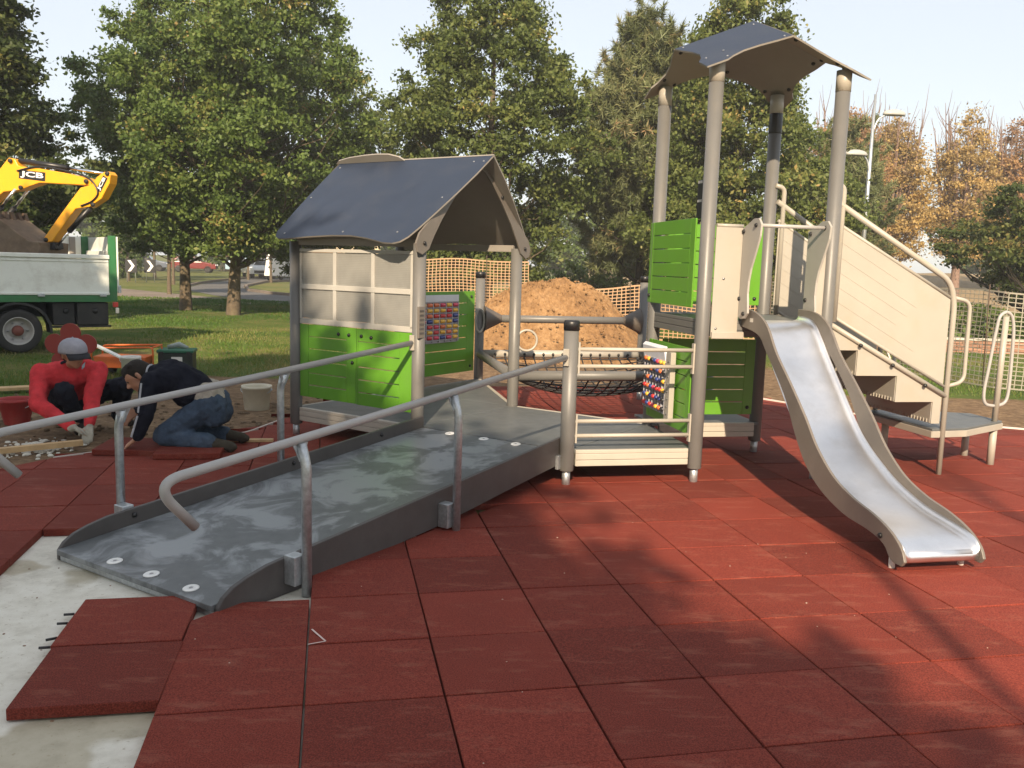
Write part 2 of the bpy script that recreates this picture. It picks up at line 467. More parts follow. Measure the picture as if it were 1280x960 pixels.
# --- path, road and the grass island inside the bend
def sheet(name, pts, z, m):
    me = bpy.data.meshes.new(name)
    me.from_pydata([(x, y, z) for x, y in pts], [], [tuple(range(len(pts)))])
    return tag(obj(name, me, m), kind='structure')
sheet('path', [(-40,54),(-23.8,44.9),(-18.3,40.8),(-12.6,35.4),(-7.4,29.0),(-5.4,26.6),(2,17.5),(1,16),(-5.0,24.7),(-6.8,26.3),(-10.7,29.8),(-14.7,32.7),(-18.9,35.6),(-40,48)][:6]
      +[(-3.4,24.6),(-3.0,23.2),(-5.0,24.7),(-6.8,26.3),(-10.7,29.8),(-14.7,32.7),(-18.9,35.6),(-40,48)], -.066, M['path'])
sheet('road', [(-14.7,40.1),(-12.3,36.2),(-10.7,34.3),(-8.0,31.1),(-5.9,28.9),(2,25.6),(20,25.4),(22,30),(3,31.0),(-4,33.2),(-8.0,36.4),(-10.8,39.2),(-12.8,42.1),(-14.7,47.8),(-16.2,56.9),(-15.4,66),(-10,95),(-18,97),(-20.5,78),(-20.2,69.5),(-19.2,58.4),(-17.8,50.1),(-16.4,44.2)], -.062, M['asphalt'])
# kerb of the bend
kb = MB()
kpts = [(-14.9,40.0),(-16.6,44.2),(-18.0,50.1),(-19.4,58.4),(-20.4,69.5),(-20.7,78)]
for i in range(len(kpts)-1):
    kb.beam((*kpts[i], -.01), (*kpts[i+1], -.01), .14, .13)
tag(obj('kerb', kb, M['path']), kind='structure')
kb = MB()
kpts = [(-8.0,36.35),(-10.75,39.1),(-12.7,42.0),(-14.6,47.8),(-16.1,56.9),(-15.3,66)]
for i in range(len(kpts)-1):
    kb.beam((*kpts[i], -.01), (*kpts[i+1], -.01), .14, .13)
tag(obj('kerb', kb, M['path']), kind='structure')

# --- dry grass bank on the right, rising away
def bank():
    vs = []; nx, ny = 70, 40
    for j in range(ny):
        for i in range(nx):
            x = -2+i*1.0; y = 27.5+j*1.2
            h = sstep(29, 62, y)*1.9*sstep(0, 9, x)
            vs.append((x, y, -.09+h+noise.noise(Vector((x*.4,y*.4,2)))*.12*sstep(28,34,y)))
    fs = [(j*nx+i, j*nx+i+1, (j+1)*nx+i+1, (j+1)*nx+i) for j in range(ny-1) for i in range(nx-1)]
    me = bpy.data.meshes.new('bank'); me.from_pydata(vs, [], fs)
    me.polygons.foreach_set('use_smooth', [True]*len(fs))
    tag(obj('bank', me, M['dry']), kind='structure')
bank()

# --- concrete slab with damp patches
def slab():
    pts = [gp(-4.05,-6), gp(18.5,-6), gp(18.5,4.9), gp(14.4,7.6), gp(11.85,9.3), gp(10.8,11.6), gp(9.6,14.2), gp(2.2,14.2), gp(-.9,9.2), gp(-1.5,8.0), gp(-4.05,6.1)]
    mb = MB(); mb.prism([(p.x,p.y,-.30) for p in pts], (0,0,.255))
    m = bpy.data.materials.new('slab_concrete_damp'); m.use_nodes = True
    nt = m.node_tree; b = nt.nodes['Principled BSDF']; geo = nt.nodes.new('ShaderNodeNewGeometry')
    def nz(s, d=8, r=.65):
        n = nt.nodes.new('ShaderNodeTexNoise'); n.inputs['Scale'].default_value = s; n.inputs['Detail'].default_value = d; n.inputs['Roughness'].default_value = r
        nt.links.new(geo.outputs['Position'], n.inputs['Vector']); return n
    a = nz(9); w = nz(1.25, 4, .45); sp = nz(46, 3); 
    r1 = ramp(nt, [(0.3,(0.52,0.49,0.41)),(0.5,(0.66,0.63,0.54)),(0.7,(0.74,0.715,0.63))]); nt.links.new(a.outputs['Fac'], r1.inputs[0])
    r2 = ramp(nt, [(0.545,(0,0,0)),(0.565,(1,1,1))]); nt.links.new(w.outputs['Fac'], r2.inputs[0])
    mx = nt.nodes.new('ShaderNodeMix'); mx.data_type = 'RGBA'; mx.blend_type = 'MULTIPLY'; mx.inputs[7].default_value = (0.66,0.62,0.53,1)
    nt.links.new(r2.outputs[0], mx.inputs[0]); nt.links.new(r1.outputs[0], mx.inputs[6])
    r3 = ramp(nt, [(0.62,(0,0,0)),(0.70,(.5,.5,.5))]); nt.links.new(sp.outputs['Fac'], r3.inputs[0])
    m2 = nt.nodes.new('ShaderNodeMix'); m2.data_type = 'RGBA'; m2.inputs[7].default_value = (0.26,0.19,0.11,1)
    nt.links.new(r3.outputs[0], m2.inputs[0]); nt.links.new(mx.outputs[2], m2.inputs[6])
    nt.links.new(m2.outputs[2], b.inputs['Base Color'])
    mr = nt.nodes.new('ShaderNodeMapRange'); mr.inputs[3].default_value = .85; mr.inputs[4].default_value = .5
    nt.links.new(r2.outputs[0], mr.inputs[0]); nt.links.new(mr.outputs[0], b.inputs['Roughness'])
    bp = nt.nodes.new('ShaderNodeBump'); bp.inputs['Strength'].default_value = .25; bp.inputs['Distance'].default_value = .01
    nt.links.new(a.outputs['Fac'], bp.inputs['Height']); nt.links.new(bp.outputs[0], b.inputs['Normal'])
    tag(obj('concrete_slab', mb, m), kind='structure')
slab()

# --- rubber tiles, each its own piece on the floor they make
floor = empty('rubber_floor', gp(0, 0)); tag(floor, kind='structure')
floor.rotation_euler = (0, 0, GA)
TH = .045; GAP = .0035
tile_mb = MB().box(GAP, .5-GAP, GAP, .5-GAP, -TH+.001, 0)
tile_me = tile_mb.mesh('tile'); tile_me.materials.append(M['rubber'])
def rmax(l):                                   # far edge of the laid floor
    P = [(-5,5.45),(-4.02,5.45),(-4.0,6.15),(-1.27,8.1),(-.7,9.5),(2.2,14),(9.6,14),(10.7,11.66),(11.83,9.35),(14.4,7.62),(19,4.6)]
    for (a, b), (c, d) in zip(P, P[1:]):
        if a <= l <= c: return b+(d-b)*(l-a)/(c-a+1e-9)
    return 4.6
cam_inv = cam.matrix_world.inverted()
def seen(p, m=60):
    q = cam_inv @ Vector(p)
    if q.z > -.2: return False
    x = 640+1096.5*q.x/-q.z; y = 480-1096.5*q.y/-q.z
    return -m < x < 1280+m and -m < y < 960+m
def clip_half(poly, n, d):                     # keep n.p >= d
    out = []
    for i in range(len(poly)):
        a, b = poly[i-1], poly[i]
        fa = n[0]*a[0]+n[1]*a[1]-d; fb = n[0]*b[0]+n[1]*b[1]-d
        if (fa >= 0) != (fb >= 0):
            t = fa/(fa-fb); out.append((a[0]+(b[0]-a[0])*t, a[1]+(b[1]-a[1])*t))
        if fb >= 0: out.append(b)
    return out
# ramp footprint border in tile coordinates
def w2g(p):
    d = p-G0; return (d.dot(GU)/.5, d.dot(GV)/.5)
rpw = lambda s, t: ps_world(*rp(s, t)[:2])
rA = w2g(rpw(0, -.06)); rB = w2g(rpw(3, -.06))
rC = w2g(rpw(0, -1.34)); rD = w2g(rpw(3, -1.34))
def side(a, b, p): return (b[0]-a[0])*(p[1]-a[1])-(b[1]-a[1])*(p[0]-a[0])
ntile = 0
rng = random.Random(3)
for l in range(-5, 19):
    off = {-4: .45, -5: .45, -3: .45, -2: .45}.get(l, 0)
    for k in range(-7, 15):
        r0 = k+off
        if l <= -2 and r0 < (2.44 if l in (-3, -2) else (.4 if l == -4 else 1.4)): continue
        if l == -1 and r0 > -.5: 
            if r0 < 2.4: continue
        poly = [(l, r0), (l+1, r0)]
        t1 = min(r0+1, rmax(l+.999)); t0 = min(r0+1, rmax(l+.001)); tm = min(r0+1, rmax(l+.5))
        if max(t1, t0) <= r0+.05: continue
        poly += [(l+1, max(t1, r0)), (l+.5, max(tm, r0)), (l, max(t0, r0))]
        if not any(seen(gp(*p)) for p in poly+[(l+.5, r0+.5)]): continue
        full = t1 > r0+.999 and t0 > r0+.999
        c = (l+.5, min(r0+.5, tm))
        # trim along both edges of the lower half of the ramp, drop what lies wholly beneath it
        sgnR = [side(rB, rA, p) for p in poly]; sgnL = [side(rD, rC, p) for p in poly]
        under = (c[0] < rA[0]+.3)
        if under and c[1] < 3.2:
            if min(sgnR) > 0 > max(sgnL): continue
            if min(sgnR) < 0 < max(sgnR) and side(rB, rA, c) < .35:
                n = (rA[1]-rB[1], -(rA[0]-rB[0])); d = n[0]*rA[0]+n[1]*rA[1]
                poly = clip_half(poly, n, d); full = False
        if not full:
            pl = []
            for p in poly:
                if not pl or abs(p[0]-pl[-1][0])+abs(p[1]-pl[-1][1]) > 1e-3: pl.append(p)
            if len(pl) < 3: continue
            cx = sum(p[0] for p in pl)/len(pl); cy = sum(p[1] for p in pl)/len(pl)
            q = [((p[0]-cx)*.986+cx, (p[1]-cy)*.986+cy) for p in pl]
            mb = MB().prism([((x-l)*.5, (y-r0)*.5, -TH+.001) for x, y in q], (0,0,TH-.001))
            o = obj('tile', mb, M['rubber'], floor, .003, 1)
        else:
            o = obj('tile', tile_me, None, floor, .004, 2)
        o.location = (l*.5, r0*.5, rng.uniform(-.0022, .0022))
        o.rotation_euler = (rng.uniform(-.003,.003), rng.uniform(-.003,.003), rng.uniform(-.002,.002))
        ntile += 1
print('tiles', ntile)
# the two loose tiles pushed together on the bare slab, with their dowels
for i, (r0, dx) in enumerate(((-.78, 0.0), (-1.80, .012))):
    o = obj('rubber_tile', tile_mb.mesh('rubber_tile'), M['rubber'], None, .004, 2)
    p = gp(-2.0+dx, r0); o.location = (p.x, p.y, .004+.002*i); o.rotation_euler = (0, 0, GA-.012)
    tag(o, ['loose red rubber tile on bare concrete, touching the low end of the ramp', 'loose red rubber tile with its thick cut edge showing over bare concrete'][i], 'tile')
for i, (l, r, a) in enumerate(((-2.02,.0,.05),(-2.02,-.2,.0),(-2.02,-.50,.42),(-2.02,-.68,.03))):
    mb = MB().tube([(0,0,0),(-.042,0,0)], .006, 8)
    o = obj('dowel', mb, M['black']); p = gp(l, r, -.022); o.location = p; o.rotation_euler = (0, 0, GA+a)
    tag(o, 'short black dowel skewed out of the edge of a loose tile' if a > .2 else 'short black dowel sticking straight out of the edge of a loose tile', 'dowel', 'dowels of the loose tile')
# ================================================================== the play unit (one bolted structure)
play = empty('play_structure', PS0, GA)
tag(play, 'grey, cream and lime green playground unit with ramp, roofed house, tower, slide and stairs', 'playground equipment')
def part(name, mb, m, parent=None, bevel=0, label=None, seg=2):
    o = obj(name, mb, m, parent or play, bevel, seg)
    if label: o['label'] = label
    return o
def panel2(mb, pts, off):
    """thin sheet: top skin material 0, edges and underside material 1"""
    pts = [Vector(p) for p in pts]; off = Vector(off); n = len(pts)
    vs = pts+[p+off for p in pts]; b = len(mb.v)
    mb.v += [tuple(p) for p in vs]
    mb.f.append([b+i for i in range(n)][::-1]); mb.mi.append(1); mb.s.append(False)
    mb.f.append([b+n+i for i in range(n)]); mb.mi.append(0); mb.s.append(False)
    for i in range(n):
        j = (i+1) % n; mb.f.append([b+i, b+j, b+n+j, b+n+i]); mb.mi.append(1); mb.s.append(False)
    return mb
MOD = .98
screw_me = MB().lathe([(0,.004),(.006,.004),(.009,.002),(.010,0)], n=10).mesh('screw'); screw_me.materials.append(M['bolt'])
bolt_me = MB().lathe([(0,.014),(.010,.013),(.015,.007),(.016,0)], n=12).mesh('bolt'); bolt_me.materials.append(M['black'])
def fix(me, name, p, nrm, parent):
    o = bpy.data.objects.new(name, me); col.objects.link(o); o.parent = parent
    o.location = p; o.rotation_euler = Vector(nrm).to_track_quat('Z', 'Y').to_euler()
    return o

# --- posts
def post(u, v, top, cap, caph=.065, z0=.10, r=.0525):
    mb = MB().lathe([(r-.004, z0), (r, z0+.006), (r, top)], (u, v, 0), n=28)
    o = part('post', mb, M['post'])
    part('post_foot', MB().lathe([(.030,-.045),(.030,z0+.03)], (u,v,0), n=16), M['galv'], o)
    if cap == 'black':
        part('post_cap', MB().lathe([(r+.004,top-.004),(r+.005,top+caph-.012),(r-.003,top+caph),(0,top+caph+.002)], (u,v,0), n=28), M['black'], o)
    elif cap == 'cream':
        part('post_cap', MB().lathe([(r+.002,top-.001),(r+.002,caph),(0,caph)], (u,v,0), n=28), M['cream'], o)
    return o
def roofz(u, v): return 3.425-.405*(abs(u-1.47)+abs(v-.49))
P1 = post(0, 0, 1.115, 'black')
P2 = post(MOD, 0, 2.862, 'cream', roofz(MOD, 0)-.02)
P3 = post(MOD, MOD, 2.862, 'cream', roofz(MOD, MOD)-.02)
P4 = post(2*MOD, MOD, 2.862, 'cream', roofz(2*MOD, MOD)-.02)
P5 = post(2*MOD, 0, 2.862, 'cream', roofz(2*MOD, 0)-.02)
P6 = post(-MOD, MOD, 1.70, None)
P7 = post(-2*MOD, 2*MOD, 1.70, None)
P8 = post(0, 2*MOD, 1.70, None)
P9 = post(-MOD, 3*MOD, 1.70, None)
P10 = post(0, 4*MOD, 1.40, 'black')
P11 = post(2*MOD, 4*MOD, 1.40, 'black')
P12 = post(2*MOD, 2*MOD+.05, .58, 'black', .02)
# roof's cast shadow on the far tower post, put on as a black sleeve
part('roof_shadow_band', MB().lathe([(.0535,2.70),(.0542,2.705),(.0542,2.857),(.0535,2.86)], (2*MOD,MOD,0), n=28), M['black'], P4)

# --- decks
def deck(pts, z, frames, fm='alu', hgt=.115):
    c = sum((Vector((p[0],p[1],0)) for p in pts), Vector())/len(pts)
    ins = [Vector((p[0],p[1],0)) for p in pts]
    ins = [p+(c-p).normalized()*.006 for p in ins]
    o = part('deck', MB().prism([(p.x,p.y,z-.022) for p in ins], (0,0,.022)), M['deck'], None, .003)
    for (i, j) in frames:
        a = ins[i]; b = ins[j]; d = (b-a).normalized(); a2 = a+d*.055; b2 = b-d*.055
        out = Vector((d.y,-d.x,0))
        if out.dot(c-a) > 0: out = -out
        n = .020
        mb = MB()
        hh = (hgt-.022)
        mb.obox((a2+b2)/2+out*.004+Vector((0,0,z-.022-hh*.27)), (b2-a2)/2, out*n, (0,0,hh*.24))
        mb.obox((a2+b2)/2+out*.004+Vector((0,0,z-.022-hh*.77)), (b2-a2)/2, out*n, (0,0,hh*.235))
        mb.obox((a2+b2)/2-out*.006+Vector((0,0,z-.022-hh*.5)), (b2-a2)/2, out*n*.8, (0,0,hh*.5))
        # folded lip on the edge of the deck
        mb.obox((a2+b2)/2+out*.006+Vector((0,0,z-.0105)), (b2-a2)/2, out*n*.9, (0,0,.0135))
        part('deck_frame', mb, M[fm], o, .004)
    return o
p1=(0,0); p2=(MOD,0); p3=(MOD,MOD); p6=(-MOD,MOD); p8=(0,2*MOD); p7=(-2*MOD,2*MOD); p9=(-MOD,3*MOD); p10=(0,4*MOD)
deck([p1,p3,p8,p6], .25, [(1,2)])
deck([p1,p2,p3], .249, [(0,1)])
deck([p6,p8,p9,p7], .25, [(0,3),(2,3)])
deck([p8,p10,p9], .249, [(0,1)])
deck([(MOD,0),(2*MOD,0),(2*MOD,MOD),(MOD,MOD)], 1.20, [(0,3),(0,1),(1,2),(2,3)], 'post', .12)
deck([(MOD,.90),(2*MOD,.90),(2*MOD,1.36),(MOD,1.36)], .27, [(0,1)])

# --- guard rails between corner post and tower
for zz in ((.977,.856),(.460,.354)):
    mb = MB()
    for z in zz: mb.tube([(.045,-.004,z),(MOD-.045,-.004,z)], .0145, 12)
    for u in (.058, MOD-.058):
        mb.box(u-.006,u+.006,-.022,.014,min(zz)-.05,max(zz)+.05)
    part('guard_rail', mb, M['cream'])

# --- ramp
def rz(s): return .25-.0765*s
L = 3.0
ramp_o = part('ramp', MB().prism([rp(0.02,-1.315,rz(0)-.028), rp(0.02,-.075,rz(0)-.028), rp(L,-.075,rz(L)-.028), rp(L,-1.315,rz(L)-.028)], (0,0,.028)), M['ramp'], None, .003)
mb = MB().beam(rp(L-.03,-1.31,-.018), rp(L-.03,-.08,-.018), .03, .045)
part('end_bar', mb, M['galv'], ramp_o, .003)
for t0, nm in ((-.072, 'r'), (-1.343, 'l')):
    top = [(0.0, rz(0)+.088)]+[(s, rz(s)+.088) for s in (.75,1.5,2.2,2.70)]+[(2.82,.107),(2.90,.082),(2.955,.048),(2.985,.010)]
    bot = [(2.985,-.042),(2.3,-.042),(1.9,-.010),(1.4,.015),(.7,.080),(0.0,.142)]
    pts = [rp(s,t0,z) for s,z in top+bot]
    o = part('side_plate', MB().prism(pts, rp(0,.025,0)), M['plate'], ramp_o, .004)
    for s in (.5,1.37,2.55):
        fix(bolt_me, 'bolt', rp(s, t0+.025 if nm == 'l' else t0, rz(s)+.05), rp(0, 1 if nm == 'l' else -1, 0), ramp_o)
wash = MB().lathe([(.0,.003),(.012,.003),(.013,.006),(.034,.006),(.038,.003),(.038,0)], n=20).mesh('washer'); wash.materials.append(paint('washer_white', (.78,.78,.76)))
slope_n = (rp(.0765,0,1)).normalized()
for s, ts in ((2.93,(-.91,-.61,-.31)),(.06,(-1.01,-.69,-.40))):
    for t in ts: fix(wash, 'washer', rp(s,t,rz(s)+.0005), slope_n, ramp_o)
    for t in ts:
        o = fix(screw_me, 'screw', rp(s,t,rz(s)+.003), slope_n, ramp_o)
for t, tp in ((0.0,.046),(-1.40,-1.446)):
    ctrl = fillet([rp(.052,t,.922), rp(3.33,t,.648), rp(3.13,t,.428)], .15, 10)
    o = part('handrail', MB().tube(ctrl, .0215, 18), M['rail'], ramp_o)
    sg = 1 if tp > t else -1
    part('rail_bracket', MB().obox(rp(.062,t,.922), rp(.008,0,0), rp(0,.022,0), (0,0,.06)), M['cream'], ramp_o, .003)
    for s in (2.548, 1.368):
        zr = .922-(s-.052)*.0836
        zt = zr-.125
        mb = MB().tube(fillet([rp(s,tp,-.042), rp(s,tp,zt), rp(s,t+sg*.012,zt+.105)], .03, 5), .024, 16)
        part('rail_post', mb, M['galv'], ramp_o)
        mb = MB().prism([rp(s-.05,t,zr-.018), rp(s+.05,t,zr-.018), rp(s+.03,t+sg*.004,zr-.055), rp(s+.024,t+sg*.022,zr-.10), rp(s-.024,t+sg*.022,zr-.10), rp(s-.03,t+sg*.004,zr-.055)], rp(0,sg*.006,0))
        o2 = part('rail_bracket', mb, M['galv'], ramp_o, .002)
        fix(screw_me, 'screw', rp(s,t+sg*.022,zr-.07), rp(0,sg,0), ramp_o)
        pl = -.047 if sg > 0 else -1.343
        mid = (pl+tp-sg*.02)/2
        mb = MB().obox(rp(s+.022, mid, .085), rp(.035,0,0), rp(0,abs(tp-sg*.02-pl)/2,0), (0,0,.072))
        part('clamp', mb, M['galv'], ramp_o, .004)
# worn bracket plates where ramp meets the corner post
part('hinge_bracket', MB().obox(rp(.05,-.035,.165), rp(.03,0,0), rp(0,.012,0), (0,0,.05)), M['galv'], ramp_o, .003)

# --- house wall facing the ramp: window frame with six panes over two slatted lime doors
def pane_material():
    m = bpy.data.materials.new('perforated_pane'); m.use_nodes = True
    nt = m.node_tree; b = nt.nodes['Principled BSDF']; out = nt.nodes['Material Output']
    b.inputs['Base Color'].default_value = (.40,.385,.35,1); b.inputs['Roughness'].default_value = .35
    tc = nt.nodes.new('ShaderNodeTexCoord')
    w = nt.nodes.new('ShaderNodeTexWave'); w.wave_type = 'BANDS'; w.bands_direction = 'Z'; w.inputs['Scale'].default_value = 22; w.inputs['Distortion'].default_value = .6
    w2 = nt.nodes.new('ShaderNodeTexNoise'); w2.inputs['Scale'].default_value = 7; w2.inputs['Detail'].default_value = 5
    nt.links.new(tc.outputs['Object'], w.inputs['Vector']); nt.links.new(tc.outputs['Object'], w2.inputs['Vector'])
    r = ramp(nt, [(.3,(.30,.30,.285)),(.7,(.37,.37,.35))]); nt.links.new(w2.outputs['Fac'], r.inputs[0])
    mx = nt.nodes.new('ShaderNodeMix'); mx.data_type = 'RGBA'; mx.blend_type = 'MULTIPLY'; mx.inputs[0].default_value = .16
    nt.links.new(r.outputs[0], mx.inputs[6]); nt.links.new(w.outputs['Color'], mx.inputs[7]); nt.links.new(mx.outputs[2], b.inputs['Base Color'])
    tr = nt.nodes.new('ShaderNodeBsdfTransparent'); tl = nt.nodes.new('ShaderNodeBsdfTranslucent'); tl.inputs[0].default_value = (.6,.57,.52,1)
    m1 = nt.nodes.new('ShaderNodeMixShader'); m1.inputs[0].default_value = .3
    m2 = nt.nodes.new('ShaderNodeMixShader'); m2.inputs[0].default_value = .08
    nt.links.new(b.outputs[0], m1.inputs[1]); nt.links.new(tl.outputs[0], m1.inputs[2])
    nt.links.new(m1.outputs[0], m2.inputs[1]); nt.links.new(tr.outputs[0], m2.inputs[2]); nt.links.new(m2.outputs[0], out.inputs[0])
    return m
M['pane'] = pane_material()
M['winframe'] = paint('window_frame_white', (.39,.38,.35), .45, .05, (.34,.32,.28))
ta, tb = -2.715, -1.445
wz0, wz1 = .995, 1.64
wcols = [ta+.02, ta+.415, ta+.845, tb-.02]; wrows = [wz0+.05, (wz0+wz1)/2-.0, wz1-.03]
mb = MB()
mb.obox(rp(0,(ta+tb)/2,wz0+.024), rp(.012,0,0), rp(0,(tb-ta)/2,0), (0,0,.024))
mb.obox(rp(0,(ta+tb)/2,wz1-.014), rp(.012,0,0), rp(0,(tb-ta)/2,0), (0,0,.014))
for t in (ta+.012, tb-.012): mb.obox(rp(0,t,(wz0+wz1)/2), rp(.012,0,0), rp(0,.012,0), (0,0,(wz1-wz0)/2-.03))
win = part('window', mb, M['winframe'], None, .003)
for t in wcols[1:3]: part('glazing_bar', MB().obox(rp(.001,t,(wz0+wz1)/2+.01), rp(.009,0,0), rp(0,.018,0), (0,0,(wz1-wz0)/2-.037)), M['winframe'], win, .003)
part('glazing_bar', MB().obox(rp(.003,(ta+tb)/2,wrows[1]), rp(.010,0,0), rp(0,(tb-ta)/2-.023,0), (0,0,.022)), M['winframe'], win, .003)
for i in range(3):
    for j in range(2):
        a, b = wcols[i]+(.012 if i else .005), wcols[i+1]-(.012 if i < 2 else .005)
        c, d = wrows[j]+(.016 if j else 0), wrows[j+1]-(.016 if not j else 0)
        part('pane', MB().obox(rp(-.003,(a+b)/2,(c+d)/2), rp(.003,0,0), rp(0,(b-a)/2,0), (0,0,(d-c)/2)), M['pane'], win)

def slat_panel(name, f, a0, a1, z0, z1, nb, stileL, stileR, m, thick=.014, gap=.008, cover=0, bolts=()):
    """sheet with routed slots: f(along, out, z) maps to play-unit space; boards are separate pieces between two stiles"""
    def bx(x0, x1, za, zb):
        c = f((x0+x1)/2, 0, (za+zb)/2); ex = (f(x1,0,0)-f(x0,0,0))/2; ey = (f(0,thick,0)-f(0,0,0))/2
        return MB().obox(c, ex, ey, (0,0,(zb-za)/2))
    o = part(name, bx(a1-stileR, a1, z0, z1), m, None, .003)
    part('stile', bx(a0, a0+stileL, z0, z1), m, o, .003)
    h = (z1-z0)/nb
    for k in range(nb):
        part('board', bx(a0+stileL+(gap*.7 if not cover else gap*.7), a1-stileR-.0005, z0+k*h+(gap/2 if k else 0), z0+(k+1)*h-(gap/2 if k < nb-1 else 0)), m, o, .002)
    for (x, z) in bolts:
        fix(bolt_me, 'bolt', f(x, thick/2, z), f(0,1,0)-f(0,0,0), o)
    return o
fw = lambda t, o, z: rp(o, t, z)
slat_panel('door_panel', fw, -2.715, -2.052, .355, .992, 6, .10, .11, M['lime'], bolts=((-2.25,.93),(-2.13,.93),(-2.09,.70)))
slat_panel('door_panel', fw, -2.044, -1.447, .350, .991, 6, .012, .13, M['lime'], bolts=((-1.99,.93),(-1.88,.925)))
# --- house roof
AX, AZ = -.693, 2.43
def hz(s): return AZ-abs(s-AX)*.825
def slope_panel(sgn):
    # outline in (along-slope distance d from ridge, t)
    dmax = .895
    E = [(-.012,-2.92),(-.012,-1.185)]
    E += [(d, -1.185-.20*(d/dmax)**1.4) for d in (.2,.4,.6,.75)]
    E += [(.84,-1.375),(.888,-1.42),(.905,-1.48),(.90,-1.58),(.86,-1.78),(.835,-1.98),(.835,-2.2),(.85,-2.45),(.875,-2.68),(.875,-2.78),(.85,-2.84),(.80,-2.875)]
    E += [(.6,-2.90),(.4,-2.915),(.2,-2.92)]
    pts = []
    for d, t in E:
        s = AX+sgn*d; pts.append(rp(s, t, hz(s) if d >= 0 else AZ+.01))
    nrm = Vector(rp(sgn*.825*K*1.414, 0, 1.0)).normalized()
    mb = MB()
    if sgn < 0: pts = pts[::-1]
    panel2(mb, pts, nrm*.013)
    o = part('roof_panel', mb, [M['navy'], M['taupe']], None, 0)
    for d, t in ((.06,-1.24),(.06,-1.34),(.45,-1.36),(.80,-1.52),(.80,-2.1),(.82,-2.76),(.42,-2.86),(.06,-2.86)):
        s = AX+sgn*d; fix(screw_me, 'screw', rp(s,t,hz(s))+nrm*.0135, nrm, o)
    return o
slope_panel(1); slope_panel(-1)
# raised crest of the far slope standing over the ridge
nb_ = [(-2.95,0),(-2.90,.028),(-2.75,.052),(-2.55,.066),(-2.40,.070),(-2.27,.064),(-2.17,.036),(-2.12,0)]
pts = [rp(AX+.02+h*.75, t, AZ+.012+h*.82) for t, h in nb_]
part('roof_crest', MB().prism(pts, rp(.010,0,-.010)), M['taupe'])
# gable sheet at the far end, eave beams and curved brackets at the open gable
part('gable_panel', MB().prism([rp(AX+.86,-2.77,1.72), rp(AX-.86,-2.77,1.72), rp(AX,-2.77,AZ-.03)], rp(0,.014,0)), M['taupe'])
for s in (AX+.693+.0, AX-.693-.0):
    part('eave_beam', MB().beam(rp(s,-2.74,1.70), rp(s,-1.42,1.70), .03, .06), M['taupe'], None, .003)
for sgn in (1,-1):
    arc = []
    out = [(.80,1.635),(.74,1.615),(.66,1.66),(.60,1.76),(.50,1.90),(.36,2.06),(.20,2.22),(.07,2.32),(.0,2.345)]
    inn = [(.0,2.41),(.04,2.39),(.2,2.262),(.4,2.095),(.6,1.93),(.78,1.78),(.82,1.70)]
    pts = [rp(AX+sgn*d,-1.335,z-.004) for d, z in out+inn]
    o = part('gable_bracket', MB().prism(pts, rp(0,.016,0)), M['slideplate'], None, .002)
    for d, z in ((.72,1.70),(.33,2.13)): fix(bolt_me, 'bolt', rp(AX+sgn*d,-1.318,z), rp(0,1,0), o)
# small dark notice plate on the house corner post
c6 = Vector((-MOD, MOD, 0))
o = part('notice_plate', MB().obox(c6+rp(.03,.045,1.085), rp(.035,0,0), rp(0,.010,0), (0,0,.125)), M['slideplate'], None, .004)
for k in range(6):
    part('plate_strip', MB().obox(c6+rp(.03,.056,1.0+k*.035), rp(.026,0,0), rp(0,.001,0), (0,0,.008)), M['plate'], o)
# house rear side: lime panel with roller game
fr = lambda s, o, z: rp(-s, -2.772+o, z)
gp_o = slat_panel('game_panel', fr, 1.44, 2.66, .352, 1.248, 7, .05, .14, M['lime'], bolts=((2.59,1.19),(2.59,.41)))
game_cols = [paint('game_red',(.50,.03,.03),.3), paint('game_yellow',(.72,.42,.05),.3), paint('game_blue',(.03,.05,.20),.3), paint('game_orange',(.60,.14,.04),.3), paint('game_pink',(.55,.05,.10),.3)]
M['frame_grey'] = paint('game_frame_grey', (.33,.33,.36), .4)
mb = MB()
mb.obox(fr(1.955,.03,.955), (fr(.335,0,0)-fr(0,0,0)), fr(0,.014,0)-fr(0,0,0), (0,0,.25))
game = part('roller_game', mb, M['frame_grey'], None, .004)
part('game_header', MB().obox(fr(1.955,.050,1.170), fr(.335,0,0)-fr(0,0,0), fr(0,.012,0)-fr(0,0,0)+Vector((0,0,.012)), (0,0,.035)), paint('game_header_silver',(.60,.62,.66),.35), game, .003)
bars = MB()
for k in range(7): bars.obox(fr(1.625+k*.110,.052,.925), fr(.007,0,0)-fr(0,0,0), fr(0,.012,0)-fr(0,0,0), (0,0,.21))
for k in range(8): bars.obox(fr(1.955,.050,.735+k*.0575), fr(.33,0,0)-fr(0,0,0), fr(0,.010,0)-fr(0,0,0), (0,0,.005))
part('game_grid', bars, M['frame_grey'], game, .002)
roll_me = []
for c in game_cols:
    m_ = MB().lathe([(.019,-.040),(.021,-.036),(.021,.036),(.019,.040)], axis=(1,0,0), n=12).mesh('roller'); m_.materials.append(c); roll_me.append(m_)
rr_ = random.Random(5)
rot_r = math.atan2((fr(1,0,0)-fr(0,0,0)).y, (fr(1,0,0)-fr(0,0,0)).x)
for i in range(6):
    for j in range(7):
        o = bpy.data.objects.new('roller', rr_.choice(roll_me)); col.objects.link(o); o.parent = game
        o.location = fr(1.68+i*.110,.052,.764+j*.0575); o.rotation_euler = (0,0,rot_r)

